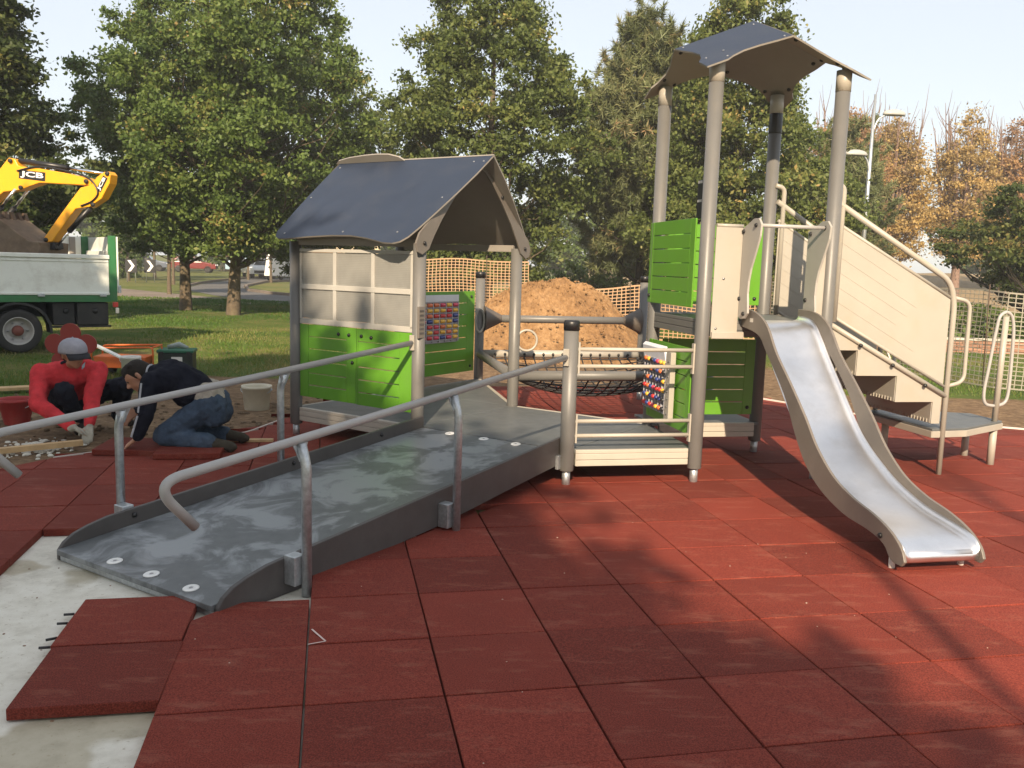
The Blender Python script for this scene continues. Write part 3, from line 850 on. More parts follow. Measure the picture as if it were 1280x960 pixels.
# --- net: square tube frame, upper bar and slung rope net
z_n = .535; a_, b_ = .0, 2*MOD
fr_c = [(a_,2*MOD),(a_,4*MOD),(b_,4*MOD),(b_,2*MOD)]
for i in range(4):
    p, q = Vector((*fr_c[i], z_n)), Vector((*fr_c[(i+1) % 4], z_n)); d = (q-p).normalized()*.05
    part('net_tube', MB().tube([p+d, q-d], .046, 20), M['cream'] if i in (1,) else M['post'])
part('upper_tube', MB().tube([(.05,4*MOD,.938),(b_-.05,4*MOD,.938)], .043, 20), M['post'])
for u, dr in ((.05,1),(b_-.05,-1)):
    part('tube_sleeve', MB().lathe([(.155,0),(.14,.012),(.05,.19),(.045,.20)], (u,4*MOD,.938), (dr,0,0), 20), M['edge'])
rope = MB(); N = 17
def netp(i, j):
    x = i/(N-1); y = j/(N-1)
    sag = .27*(1-(2*x-1)**2)**.8*(1-(2*y-1)**2)**.8 if 0 < x < 1 and 0 < y < 1 else 0
    return Vector((a_+.07+x*(b_-a_-.14), 2*MOD+.07+y*(2*MOD-.14), z_n-.05-sag))
for i in range(N):
    rope.tube([netp(i,j) for j in range(N)], .0085, 5, False)
    rope.tube([netp(j,i) for j in range(N)], .0085, 5, False)
for i in range(N):
    for (e, w) in (((i,0),(0,-1)),((i,N-1),(0,1)),((0,i),(-1,0)),((N-1,i),(1,0))):
        p = netp(*e); q = p+Vector((w[0]*.05, w[1]*.05, .05))
        rope.tube([p, q], .009, 5, False)
net_o = part('rope_net', rope, mat('black_rope', (.02,.02,.021), .7, 0, .3, 30))
kn = MB()
for i in range(1, N-1): kn.ball((a_+.07+i/(N-1)*(b_-a_-.14), 4*MOD-.042, z_n+.0), .018, 8, 6); kn.ball((a_+.07+i/(N-1)*(b_-a_-.14), 4*MOD-.05, z_n-.035), .014, 8, 6)
part('net_clip', kn, M['black'], net_o)
# ring handles
def ring(c, r, x, y, tr=.011, sy=1.0, m='cream'):
    c = Vector(c); x = Vector(x); y = Vector(y)
    return part('grab_ring', MB().tube([c+x*(r*math.cos(t))+y*(r*sy*math.sin(t)) for t in [2*math.pi*k/28 for k in range(28)]], tr, 8, False, True), M[m])
ring((.115,2*MOD-.02,.865), .095, (1,0,0), (0,0,1))
ring((-.01,4*MOD-.085,.92), .05, (1,0,0), (0,0,1), .012, 2.6, 'flange')

# --- tower roof: four kite-shaped sheets folded off a common point
for su, sv in ((-1,-1),(1,-1),(1,1),(-1,1)):
    E = [(0,0),(0,-.62),(-.10,-.60),(-.22,-.565),(-.33,-.555),(-.42,-.585),(-.47,-.62),(-.62,-.62)]
    E = E+[(b,a) for a,b in E[::-1][1:-1]]
    pts = []
    for a, b in E:
        u = 1.47+a*(-su); v = .49+b*(-sv)
        pts.append((u, v, roofz(u, v)))
    pts = [Vector(p) for p in pts]
    nrm = Vector((su*.405, sv*.405, 1)).normalized()
    if (pts[1]-pts[0]).cross(pts[-1]-pts[0]).z < 0: pts = pts[::-1]
    mb = MB(); panel2(mb, pts, nrm*.012)
    o = part('roof_panel', mb, [M['navy'], M['taupe']])
    for a, b in ((-.04,-.57),(-.57,-.04),(-.45,-.56),(-.56,-.45),(-.42,-.42),(-.04,-.08)):
        u = 1.47-a*su; v = .49-b*sv
        fix(screw_me, 'screw', Vector((u,v,roofz(u,v)))+nrm*.0125, nrm, o)
    for a, b in ((-.06,-.55),(-.40,-.54),(-.54,-.40),(-.55,-.06)):
        u = 1.47-a*su; v = .49-b*sv
        fix(bolt_me, 'bolt', Vector((u,v,roofz(u,v)))-nrm*.0005, -nrm, o)

# --- tower side panels
fl_ = lambda v, o, z: Vector((.935-o, v, z))
fl2 = lambda v, o, z: Vector((MOD-.045-o, 1.03-v, z))
slat_panel('tower_panel', fl2, .01, .93, 1.282, 1.93, 6, .075, .085, M['lime'], bolts=((.05,1.34),))
slat_panel('tower_panel', fl2, .11, .99, .346, .985, 6, .06, .08, M['lime'])
fb = lambda u, o, z: Vector((u, MOD-.045-o, z))
slat_panel('tower_panel', fb, 1.05, 1.89, .340, .985, 6, .05, .09, M['lime'], bolts=((1.845,.40),))
slat_panel('tower_panel', fb, 1.05, 1.89, 1.275, 1.93, 6, .05, .09, M['lime'], bolts=((1.845,1.33),))
# bead game on the lower side panel
bead = part('bead_game', MB().box(.884,.914,.30,.87,.43,.925), M['frame_grey'], None, .004)
part('game_edge', MB().box(.868,.910,.285,.375,.405,.93), M['cream'], bead, .003)
part('game_header', MB().obox((.876,.64,.905), (.012,0,.012), (0,.24,0), (-.008,0,.05)), paint('game_header_pale',(.66,.68,.74),.35), bead, .003)
for k in range(8): fix(screw_me, 'screw', (.868,.33,.45+k*.058), (-1,0,0), bead)
bead_me = []
for c in game_cols+[paint('game_black',(.02,.02,.022),.3)]:
    m_ = MB().lathe([(0,-.025),(.012,-.024),(.0175,-.012),(.0175,.012),(.012,.024),(0,.025)], axis=(0,1,0), n=10).mesh('bead'); m_.materials.append(c); bead_me.append(m_)
for i in range(7):
    for j in range(6):
        o = bpy.data.objects.new('bead', rr_.choice(bead_me)); col.objects.link(o); o.parent = bead
        o.location = (.868,.415+i*.066,.475+j*.072)
gb = MB()
for k in range(8): gb.box(.866,.884,.378+k*.066,.384+k*.066,.44,.86)
part('game_grid', gb, M['frame_grey'], bead)
for j in range(6): part('bead_rod', MB().tube([(.868,.378,.475+j*.072),(.868,.865,.475+j*.072)], .005, 6), M['bolt'], bead)
# periscope tube on top of the upper panel
ps_ = part('periscope', MB().box(.985,1.055,.14,.24,1.93,2.21), M['black'], None, .006)
for z in (2.185, 2.05): part('periscope_tag', MB().box(.9835,.9848,.15,.225,z,z+.018), M['white_paint'], ps_)

# --- slide
prof = [(.02,1.205),(-.12,1.200),(-.22,1.165),(-.31,1.085),(-.42,.965),(-.61,.770),(-.82,.560),(-.95,.455),(-1.11,.362),(-1.30,.275),(-1.55,.205),(-1.80,.172),(-1.92,.155),(-1.99,.130),(-2.025,.092),(-2.02,.060)]
prof = bez([(0,v,z) for v,z in prof], 4)
u0, u1 = 1.292, 1.748
def ribbon(prof, us, th):
    mb = MB(); vs = []; n = len(us)
    for k, p in enumerate(prof):
        for (u, dz) in us: vs.append((u, p.y, p.z+dz))
    fs = [(i*n+j, i*n+j+1, (i+1)*n+j+1, (i+1)*n+j) for i in range(len(prof)-1) for j in range(n-1)]
    mb.add(vs, fs, True); return mb
us = [(u0,.035),(u0+.008,.018),(u0+.022,.006),(u0+.045,0),(u1-.045,0),(u1-.022,.006),(u1-.008,.018),(u1,.035)]
slide = part('slide', ribbon(prof, us, 0), M['steel'])
so = slide.modifiers.new('thickness', 'SOLIDIFY'); so.thickness = .004; so.offset = -1
part('slide_lip', MB().tube([(u0+.002,-1.988,.085),(u1-.002,-1.988,.085)], .037, 18), M['steel'], slide)
topc = bez([(0,v,z) for v,z in [(.03,1.29),(-.16,1.285),(-.30,1.25),(-.42,1.175),(-.56,1.015),(-.77,.840),(-.98,.655),(-1.14,.495),(-1.34,.362),(-1.55,.290),(-1.76,.250),(-1.92,.200),(-2.02,.135),(-2.055,.075)]], 4)
botc = bez([(0,v,z) for v,z in [(-2.03,.045),(-1.94,.052),(-1.87,.115),(-1.72,.150),(-1.48,.170),(-1.22,.245),(-1.03,.360),(-.88,.52),(-.70,.76),(-.42,1.01),(-.28,1.12),(.03,1.165)]], 4)
for uu, du in ((u0-.018,.0175),(u1+.0005,.0175)):
    o = part('side_plate', MB().prism([(uu,p.y,p.z) for p in topc+botc], (du,0,0)), M['slideplate'], slide, .003)
    uo = uu if du and uu < 1.5 else uu+du
    fix(bolt_me, 'bolt', (uu if uu < 1.5 else uu+du, -1.84,.155), (-1 if uu < 1.5 else 1,0,0), slide)
for u in (u0+.012, u1-.02): part('slide_foot', MB().tube([(u,-1.915,-.044),(u,-1.915,.10)], .017, 12), M['white_paint'], slide)
part('slide_tag', MB().box(u0-.0195,u0-.0182,-.20,-.155,1.20,1.228), M['white_paint'], slide)
# S-shaped cheeks beside the slide mouth and their bar
fS = [(0,1.24),(0,1.86),(-.08,1.885),(-.18,1.925),(-.255,1.925),(-.295,1.885),(-.285,1.80),(-.235,1.69),(-.180,1.58),(-.155,1.49),(-.150,1.40),(-.165,1.31),(-.170,1.262),(-.13,1.222),(-.06,1.215)]
for uu in (u0-.052, u1+.0185):
    o = part('cheek', MB().prism([(uu,v,z) for v,z in fS], (.016,0,0)), M['flange'], slide, .003)
    for v, z in ((-.225,1.878),(-.04,1.84),(-.11,1.255),(-.03,1.36)): fix(bolt_me, 'bolt', (uu,v,z), (-1,0,0), slide)
part('grab_bar', MB().tube([(u0-.06,-.225,1.878),(u1+.05,-.225,1.878)], .0135, 14), M['rail'], slide)
# cream front panels each side of the slide
o = part('front_panel', MB().box(1.035,1.24,-.030,-.016,1.075,1.872), M['cream'], None, .004)
part('panel_trim', MB().box(1.036,1.285,-.050,-.031,1.068,1.118), M['cream'], o, .004)
part('panel_trim', MB().tube([(1.036,-.024,1.878),(1.24,-.024,1.878)], .013, 10), M['cream'], o)
for p in ((1.07,1.14),(1.11,1.50)): fix(screw_me, 'screw', (p[0],-.0305,p[1]), (0,-1,0), o)
o = part('front_panel', MB().box(1.785,1.91,-.030,-.016,1.075,1.862), M['cream'], None, .004)

# --- staircase
cheek = [(1.99,1.190),(3.05,.634),(3.05,.412),(2.975,.412),(2.975,.585),(2.64,.585),(2.64,.79),(2.285,.79),(2.285,.985),(1.99,.985)]
stair = part('staircase', MB().prism([(u,.050,z) for u,z in cheek], (0,.006,0)), M['cream'])
part('string_board', MB().prism([(u,.916,z) for u,z in cheek], (0,.006,0)), M['cream'], stair)
steps = [(1.99,2.285,.985),(2.285,2.64,.79),(2.64,2.975,.585),(2.975,3.06,.412)]
for k, (ua, ub, z) in enumerate(steps):
    part('tread', MB().box(ua+.003,ub+.012,.058,.914,z+.003,z+.016), M['deck'], stair, .002)
    if k < 3:
        part('riser', MB().box(ub-.006,ub-.001,.058,.914,steps[k+1][2]+.004,z+.001), M['cream'], stair)
        rb = MB()
        for q in range(22): rb.box(ub-.013,ub-.0065,.09+q*.037,.098+q*.037,steps[k+1][2]+.006,steps[k+1][2]+.034)
        part('riser_ribs', rb, M['cream'], stair)
def stair_side(v, dz, sg):
    pn = [(2.025,1.925+dz),(3.040,1.388),(3.045,.722),(2.025,1.262)]
    o = part('stair_panel', MB().prism([(u,v,z) for u,z in pn], (0,.012,0)), M['cream'], stair, .003)
    for q in range(1, 6):
        t = q/6
        a = Vector((2.03,v-.0015,1.262+(1.925+dz-1.262)*t)); b = Vector((3.035,v-.0015,.722+(1.388-.722)*t))
        a = a.lerp(b,.04 if q < 4 else .02); b2 = a.lerp(b, .62+.1*math.sin(q*2.1))
        part('panel_rib', MB().beam(a+Vector((0,.0009,0)), b2+Vector((0,.0009,0)), .0024, .004), M['cream'], stair)
    part('panel_tube', MB().tube([(2.02,v+.006,1.935+dz),(3.05,v+.006,1.398)], .0135, 12), M['cream'], stair)
    part('panel_tube', MB().tube([(2.02,v+.006,1.255),(3.06,v+.006,.708)], .0125, 12), M['cream'], stair)
    part('stringer', MB().tube([(2.02,v+.004,1.186),(3.085,v+.004,.628)], .020, 14), M['cream'], stair)
    for t in (.25,.52,.8):
        p = Vector((2.02,v-.018,1.165)).lerp(Vector((3.085,v-.018,.607)), t)
        fix(bolt_me, 'bolt', p, (0,-1,0), stair)
    part('strut', MB().beam((2.53,v+.006,.985),(2.56,v+.006,.925), .012,.012), M['white_paint'], stair)
    part('handrail', MB().tube(fillet([(2.0,v,2.09+dz),(3.02,v,1.53),(3.075,v,1.36),(3.088,v+.01,-.044)], .11, 8), .0215, 16), M['cream'], stair)
    part('grab_loop', MB().tube(fillet([(3.075,v,1.402),(3.215,v,1.375),(3.225,v,.745),(3.080,v,.712)], .10, 8), .0155, 12), M['cream'], stair)
    part('hand_post', MB().tube(fillet([(1.97,v,2.22+dz),(2.055,v,2.20+dz),(2.055,v,1.20)], .06, 6), .020, 14), M['cream'], stair)
stair_side(.040, 0, -1)
stair_side(.930, .055, 1)
# --- stepped entry platform with a looped grab pole
plat = [(2.99,.045),(3.32,.075),(3.90,.365),(3.90,.745),(3.36,.965),(2.97,.935)]
po = part('entry_platform', MB().prism([(u,v,.352) for u,v in plat], (0,0,.018)), M['deck'], None, .003)
mb = MB()
for i in range(len(plat)):
    a = Vector((*plat[i],.325)); b = Vector((*plat[(i+1) % len(plat)],.325)); d = (b-a).normalized()
    mb.beam(a-d*.004, b+d*.004, .016, .052)
part('platform_frame', mb, M['cream'], po, .003)
for u, v in ((3.82,.36),(3.84,.70),(3.09,.78)):
    part('platform_leg', MB().tube([(u,v,-.044),(u,v,.345)], .030, 16), M['cream'], po)
part('grab_pole', MB().tube([(3.82,.36,.345),(3.83,.36,1.25)], .024, 14), M['cream'], po)
lp = [(3.83,1.29),(3.77,1.25),(3.745,1.12),(3.715,.85),(3.690,.62),(3.715,.52),(3.80,.500)]
part('grab_loop', MB().tube([(p.x,.36,p.z) for p in bez([(u,0,z) for u,z in lp],6)], .0135, 10), M['rail'], po)
lp = [(3.83,1.29),(3.885,1.25),(3.915,1.12),(3.925,.85),(3.925,.62),(3.90,.53),(3.83,.500)]
part('grab_loop', MB().tube([(p.x,.36,p.z) for p in bez([(u,0,z) for u,z in lp],6)], .0135, 10), M['rail'], po)
# ================================================================== trees
def leaf_material(name, cols, trans=0.35):
    m = bpy.data.materials.new(name); m.use_nodes = True
    nt = m.node_tree; b = nt.nodes['Principled BSDF']; out = nt.nodes['Material Output']
    at = nt.nodes.new('ShaderNodeAttribute'); at.attribute_name = 'tone'
    r = ramp(nt, cols); nt.links.new(at.outputs['Fac'], r.inputs[0])
    nt.links.new(r.outputs[0], b.inputs['Base Color']); b.inputs['Roughness'].default_value = .55; b.inputs['Specular IOR Level'].default_value = .3
    tl = nt.nodes.new('ShaderNodeBsdfTranslucent')
    g = nt.nodes.new('ShaderNodeHueSaturation'); g.inputs['Value'].default_value = 1.3; nt.links.new(r.outputs[0], g.inputs['Color']); nt.links.new(g.outputs[0], tl.inputs[0])
    mx = nt.nodes.new('ShaderNodeMixShader'); mx.inputs[0].default_value = trans
    nt.links.new(b.outputs[0], mx.inputs[1]); nt.links.new(tl.outputs[0], mx.inputs[2]); nt.links.new(mx.outputs[0], out.inputs[0])
    return m
LB = 1.75
def lighter(cols): return [(p, tuple(min(.75, c*LB) for c in k)) for p, k in cols]
LEAF = {
 'green': leaf_material('leaves_green', lighter([(0,(.024,.043,.010)),(.35,(.047,.076,.017)),(.75,(.080,.112,.026)),(.97,(.125,.128,.036)),(1,(.19,.14,.05))])),
 'dark': leaf_material('leaves_dark', lighter([(0,(.016,.026,.008)),(.45,(.036,.052,.014)),(.8,(.075,.085,.024)),(1,(.14,.11,.035))])),
 'olive': leaf_material('leaves_olive', lighter([(0,(.028,.042,.011)),(.4,(.058,.078,.020)),(.8,(.095,.110,.030)),(.98,(.14,.128,.040)),(1,(.22,.16,.055))])),
 'pine': leaf_material('needles', lighter([(0,(.045,.056,.022)),(.5,(.085,.100,.042)),(.85,(.13,.128,.060)),(1,(.19,.12,.065))]), .2),
 'gold': leaf_material('leaves_gold', [(0,(.22,.165,.075)),(.4,(.37,.27,.11)),(.75,(.52,.37,.13)),(1,(.50,.30,.12))]),
 'rust': leaf_material('leaves_rust', [(0,(.20,.13,.07)),(.5,(.34,.20,.10)),(1,(.50,.32,.13))]),
}
M['bark'] = mat('bark', (.105,.080,.052), .9, 0, .35, 14, bump=.8, bscale=30, dirt=(.17,.15,.075), dscale=3, damt=.6)
M['twig'] = mat('twig_bark', (.20,.135,.105), .9, 0, .3, 14)
M['bark_dark'] = mat('bark_dark', (.035,.027,.020), .9, 0, .35, 14, bump=.8, bscale=30)

def leaves_mesh(name, pos, size, tone, seed, aspect=1.7, upbias=.5, dirs=None):
    rg = np.random.default_rng(seed); n = len(pos)
    nr = rg.normal(size=(n,3)); nr[:,2] += upbias; nr /= np.linalg.norm(nr, axis=1)[:,None]
    d = rg.normal(size=(n,3)) if dirs is None else dirs
    d = d-nr*np.sum(d*nr, axis=1)[:,None]; d /= np.linalg.norm(d, axis=1)[:,None]+1e-9
    s = np.cross(nr, d)
    L = size[:,None]*.5*aspect**.5; W = size[:,None]*.5/aspect**.5
    v = np.stack([pos-d*L, pos+s*W+d*L*.1, pos+d*L, pos-s*W+d*L*.1], 1).reshape(-1,3)
    me = bpy.data.meshes.new(name)
    me.vertices.add(4*n); me.vertices.foreach_set('co', v.astype(np.float32).ravel())
    me.loops.add(4*n); me.loops.foreach_set('vertex_index', np.arange(4*n, dtype=np.int32))
    me.polygons.add(n); me.polygons.foreach_set('loop_start', np.arange(0,4*n,4,dtype=np.int32))
    me.update(calc_edges=True)
    a = me.attributes.new('tone', 'FLOAT', 'FACE'); a.data.foreach_set('value', np.clip(tone,0,1).astype(np.float32))
    return me

def limb(mb, p, q, r0, r1, rg, wob=.12, n=5, sides=6):
    p = np.array(p, float); q = np.array(q, float); pts = []
    ln = np.linalg.norm(q-p)
    for k in range(n+1):
        t = k/n; w = np.sin(t*np.pi)*wob*ln*.5
        pts.append(p+(q-p)*t+rg.normal(size=3)*w*.3+np.array([0,0,-.08*ln*np.sin(t*np.pi)]))
    mb.tube([tuple(x) for x in pts], [r0+(r1-r0)*k/n for k in range(n+1)], sides, False)
    return pts

def make_tree(name, H, rad, base, prof, nclump, per, leaf, csize, seed, lm='green', bark='bark', tr=.13, lean=(0,0), shell=.42, flat=.65, limbs=46, tone0=.45, tvar=.28, aspect=1.7, needles=False, gaps=.35, multi=0):
    """tapered trunk with limbs (mesh 'trunk') and a crown of leaf clumps (mesh 'crown')"""
    rg = np.random.default_rng(seed)
    mb = MB(); root = empty(name, (0,0,0))
    top = np.array([lean[0], lean[1], H*.93])
    tp = []
    for k in range(9):
        t = k/8; tp.append((lean[0]*t**1.5+rg.normal()*.04*t, lean[1]*t**1.5+rg.normal()*.04*t, -.1+t*(H*.93+.1)))
    mb.tube(tp, [tr*1.35, tr*1.02]+[tr*(1-k/8)**.8+.012 for k in range(2,9)], 10, False)
    def trunk_at(z):
        t = min(1, max(0, z/(H*.93))); return np.array([lean[0]*t**1.5, lean[1]*t**1.5, z])
    C = []
    hs = np.linspace(0,1,60); pw = np.array([prof(h) for h in hs])**1.6+.02; pw /= pw.sum()
    while len(C) < nclump:
        h = np.clip(rg.choice(hs, p=pw)+rg.normal()*.01, 0, 1); th = rg.uniform(0, 2*np.pi)
        nz = noise.noise(Vector((math.cos(th)*1.6+seed*3.1, math.sin(th)*1.6, h*4.5)))
        R_ = rad*prof(h)*(1+.42*nz)
        rr = R_*rg.uniform(0,1)**shell
        z = base+h*(H-base)
        c = trunk_at(z)+np.array([math.cos(th)*rr, math.sin(th)*rr, 0])
        if noise.noise(Vector((c[0]*.55+seed, c[1]*.55, c[2]*.55))) < -gaps: continue
        C.append(c)
    C = np.array(C)
    order = rg.permutation(len(C))[:limbs]
    for i in order:
        c = C[i]; ax = trunk_at(c[2]); d = np.linalg.norm(c-ax)
        zs = max(base*.75, c[2]-.35-d*rg.uniform(.4,.9))
        a = trunk_at(zs); r0 = max(.012, tr*.42*(1-zs/H))
        pts = limb(mb, a, c, r0, .006, rg, .16)
        for _ in range(2):
            j = np.argmin(np.linalg.norm(C-(c+rg.normal(size=3)*.6), axis=1))
            limb(mb, pts[3], C[j], r0*.4, .004, rg, .2, 4, 4)
    for k in range(multi):
        th = rg.uniform(0,2*np.pi); q = np.array([math.cos(th)*rad*.8*rg.uniform(.3,1), math.sin(th)*rad*.8*rg.uniform(.3,1), H*rg.uniform(.8,1.05)])
        p = trunk_at(base*rg.uniform(.6,1.3)); m_ = p*.55+q*.45; m_[:2] = m_[:2]*1.35
        mb.tube([tuple(x) for x in bez([tuple(p), tuple(m_), tuple(q)],5)], [tr*.5*(1-j/10)+.008 for j in range(11)], 6, False)
        for _ in range(7):
            t = rg.uniform(.35,1); s_ = p*(1-t)+q*t; e = s_+np.array([rg.normal()*.35, rg.normal()*.35, rg.uniform(.5,1.4)])
            limb(mb, s_, e, .02, .005, rg, .1, 3, 4)
    obj('trunk', mb, M[bark], root)
    n = nclump*per
    ci = np.repeat(np.arange(nclump), per)
    cs = csize*rg.uniform(.6,1.35,nclump)
    if needles:
        # bottle-brush shoots
        base_d = C-np.array([0,0,0]); base_d[:,2] = np.abs(base_d[:,2])*.1+.55*np.linalg.norm(base_d[:,:2],axis=1)+.2
        base_d /= np.linalg.norm(base_d,axis=1)[:,None]
        sh = per//6; pos=[]; dirs=[]
        si = rg.normal(size=(nclump, 6, 3))*cs[:,None,None]*.8
        sd = base_d[:,None,:]+rg.normal(size=(nclump,6,3))*.35; sd /= np.linalg.norm(sd,axis=2)[:,:,None]
        for k in range(6):
            t = rg.uniform(0,1,(nclump, sh))[:,:,None]*.38
            o_ = rg.normal(size=(nclump,sh,3))
            pos.append(((C+si[:,k])[:,None,:]+sd[:,k][:,None,:]*t+o_*.028).reshape(-1,3)); dirs.append((o_*.6+sd[:,k][:,None,:]*.6).reshape(-1,3))
        pos = np.concatenate(pos); dirs = np.concatenate(dirs); ci = np.tile(np.repeat(np.arange(nclump), sh),6); n = len(pos)
    else:
        g = rg.normal(size=(n,3)); g /= np.linalg.norm(g,axis=1)[:,None]
        pos = C[ci]+g*(np.minimum(np.abs(rg.normal(0,.60,n)),1.25)*cs[ci])[:,None]*np.array([1,1,flat]); dirs = None
    ctone = rg.normal(size=nclump)*tvar*.6
    tone = tone0+ctone[ci]+rg.normal(size=n)*tvar*.5
    me = leaves_mesh(name+'_crown', pos, leaf*rg.uniform(.65,1.35,n), tone, seed+1, aspect, .5, dirs)
    obj('crown', me, LEAF[lm], root)
    return root
def place(t, x, y, rz=0, sc=1.0, z=-.06): t.location = (x,y,z); t.rotation_euler = (0,0,rz); t.scale = (sc,sc,sc); return t
oval = lambda h: max(0,(math.sin(math.pi*min(1,(h*.93+.07))**.8))**.7)
def cone(h): return max(0, (1-h)**.75*(.35+.65*min(1,h*6)))
tallov = lambda h: max(0,(1-h**2.2)**.8)*(.55+.45*min(1,h*3.5))
broad = lambda h: max(0,1-(2*h-.85)**2*.72) if h < .93 else .35

t = place(make_tree('broadleaf_tree', 9.6, 2.75, 1.75, oval, 470, 270, .088, .42, 11, 'green', tr=.14, lean=(-.3,.2)), -9.57, 25.6)
tag(t, 'big round green tree on the lawn with a mossy trunk, nearer the dump truck', 'tree', 'round lawn trees')
t = place(make_tree('broadleaf_tree', 9.9, 3.0, 1.7, oval, 520, 270, .088, .44, 12, 'green', tr=.15, lean=(1.1,.3), tone0=.5), -7.7, 24.05)
tag(t, 'big round green tree on the lawn with a mossy trunk, nearer the playhouse', 'tree', 'round lawn trees')
t = place(make_tree('broadleaf_tree', 9.7, 2.6, 1.2, oval, 360, 210, .10, .46, 13, 'olive', tr=.12, tone0=.42), -6.6, 29.5)
tag(t, 'olive green tree behind the playhouse roof beside the road', 'tree')
T0 = place(make_tree('oak_tree', 10.6, 3.0, 1.0, cone, 470, 250, .088, .44, 14, 'dark', 'bark_dark', tr=.2, flat=.42, tone0=.42), -12.2, 19.6)
tag(T0, 'dark layered tree with tiered boughs rising behind the yellow excavator arm', 'tree')
t = place(make_tree('broadleaf_tree', 10.5, 3.1, 1.3, tallov, 560, 250, .085, .42, 15, 'olive', tr=.13, tone0=.40, gaps=.28), -.75, 24.0)
tag(t, 'tall upright olive green tree behind the gable of the playhouse', 'tree')
t = place(make_tree('pine_tree', 8.9, 2.1, 1.6, tallov, 340, 480, .095, .36, 16, 'pine', 'bark_dark', tr=.12, aspect=13, needles=True, gaps=.3), 3.7, 26.5)
tag(t, 'loose pine with brushy tufts and some brown needles behind the earth heap', 'tree')
t = place(make_tree('broadleaf_tree', 10.1, 3.4, 1.0, cone, 560, 250, .088, .46, 17, 'olive', 'bark_dark', tr=.14, tone0=.52, gaps=.3), 5.9, 24.2)
tag(t, 'yellowing olive tree with a tapering top behind the slide tower', 'tree')
t = place(make_tree('pine_tree', 6.3, 1.9, 1.0, tallov, 210, 400, .095, .36, 19, 'pine', 'bark_dark', tr=.11, aspect=13, needles=True), 10.6, 30)
tag(t, 'soft green pine beside the street lamp', 'tree')
t = place(make_tree('evergreen_tree', 4.6, 2.3, .95, broad, 260, 240, .075, .40, 18, 'dark', 'bark_dark', tr=.14, flat=.4, tone0=.5), 13.1, 21.6)
tag(t, 'dark bushy evergreen with drooping boughs beyond the pale netting', 'tree')
# autumn trees on the bank: thin gold leaf on many upright stems
spec = [(15.3,42,8.6,'rust',.9,'rusty brown autumn tree standing next to the lamp post on the bank'),
        (18.4,44,8.8,'gold',.6,'golden autumn tree with thinning leaves and bare upright stems on the bank'),
        (21.6,43.5,9.0,'gold',.45,'nearly bare autumn tree with a dark forked trunk on the bank'),
        (24.8,45,9.0,'rust',.5,'pinkish bare-topped autumn tree behind the dark evergreen'),
        (27.6,42,9.6,'gold',.5,'tall gold autumn tree rising above the dark evergreen')]
for i, (x, y, H, lm, dens, lab) in enumerate(spec):
    t = make_tree('autumn_tree', H, 2.0, 2.0, tallov if i else oval, int(620*dens), 90, .10, .6, 30+i, lm, 'twig', tr=.2, limbs=int(60), multi=30, gaps=.5)
    place(t, x, y, 0, 1, .55); tag(t, lab, 'tree', 'autumn trees on the bank')
# slimmer trees along the far side of the road and a distant belt behind everything
slim = make_tree('roadside_tree', 5.6, 1.5, 1.9, oval, 110, 110, .16, .42, 50, 'green', tr=.075, limbs=20)
spots = [(-14.2,36.2,1.0),(-18.6,48,1.05),(-22.8,52,1.1),(-15.9,57.5,1.1),(-24.5,60,1.2),(-18.9,62.5,1.1),(-27,47,1.2),(-21.5,67.5,1.2),(-31,56,1.4),(-22.2,80,1.3)]
labs = ['slim roadside tree between the path and the road bend', 'slim roadside tree on the verge right behind the chevron boards']
for i, (x, y, s) in enumerate(spots):
    t = slim if i == 0 else copy_tree(slim)
    place(t, x, y, i*1.3, s)
    tag(t, labs[i] if i < 2 else 'slim roadside tree on the far verge of the road', 'tree', 'slim roadside trees')
belt = make_tree('distant_tree', 8.5, 3.6, .8, oval, 170, 110, .26, .8, 60, 'green', tr=.16, limbs=16)
bs = [(-52,62,1.2),(-44,70,1.15),(-38,84,1.2),(-31,95,1.3),(-9,84,1.2),(-3,72,1.0),(4,70,1.0),(12,74,1.1),(-14,110,1.3),(20,88,1.0),(-58,52,1.1),(32,92,1.1),(44,80,1.1),(-26,112,1.3)]
for i, (x, y, s) in enumerate(bs):
    t = belt if i == 0 else copy_tree(belt)
    place(t, x, y, i*2.1, s); tag(t, 'distant full-crowned green tree in the belt behind the road', 'tree', 'distant tree belt')
bush = make_tree('bush', 1.7, 1.25, .05, broad, 70, 120, .085, .30, 70, 'green', tr=.04, limbs=12)
bsp = [(-26,58.5,1.4,'rounded green bush on the verge beyond the chevron boards'),(-19.5,73,1.2,'green bush at the roadside behind the white van'),(3.2,31,1.3,'green bush behind the orange netting left of the pine'),(-3.2,31.5,1.3,'green bush behind the playhouse and the orange netting'),(7.8,30.5,1.3,'green bush behind the slide tower below the yellowing tree')]
for i, (x, y, s, lab) in enumerate(bsp):
    t = bush if i == 0 else copy_tree(bush)
    place(t, x, y, i*1.7, s); tag(t, lab, 'bush', 'background bushes')
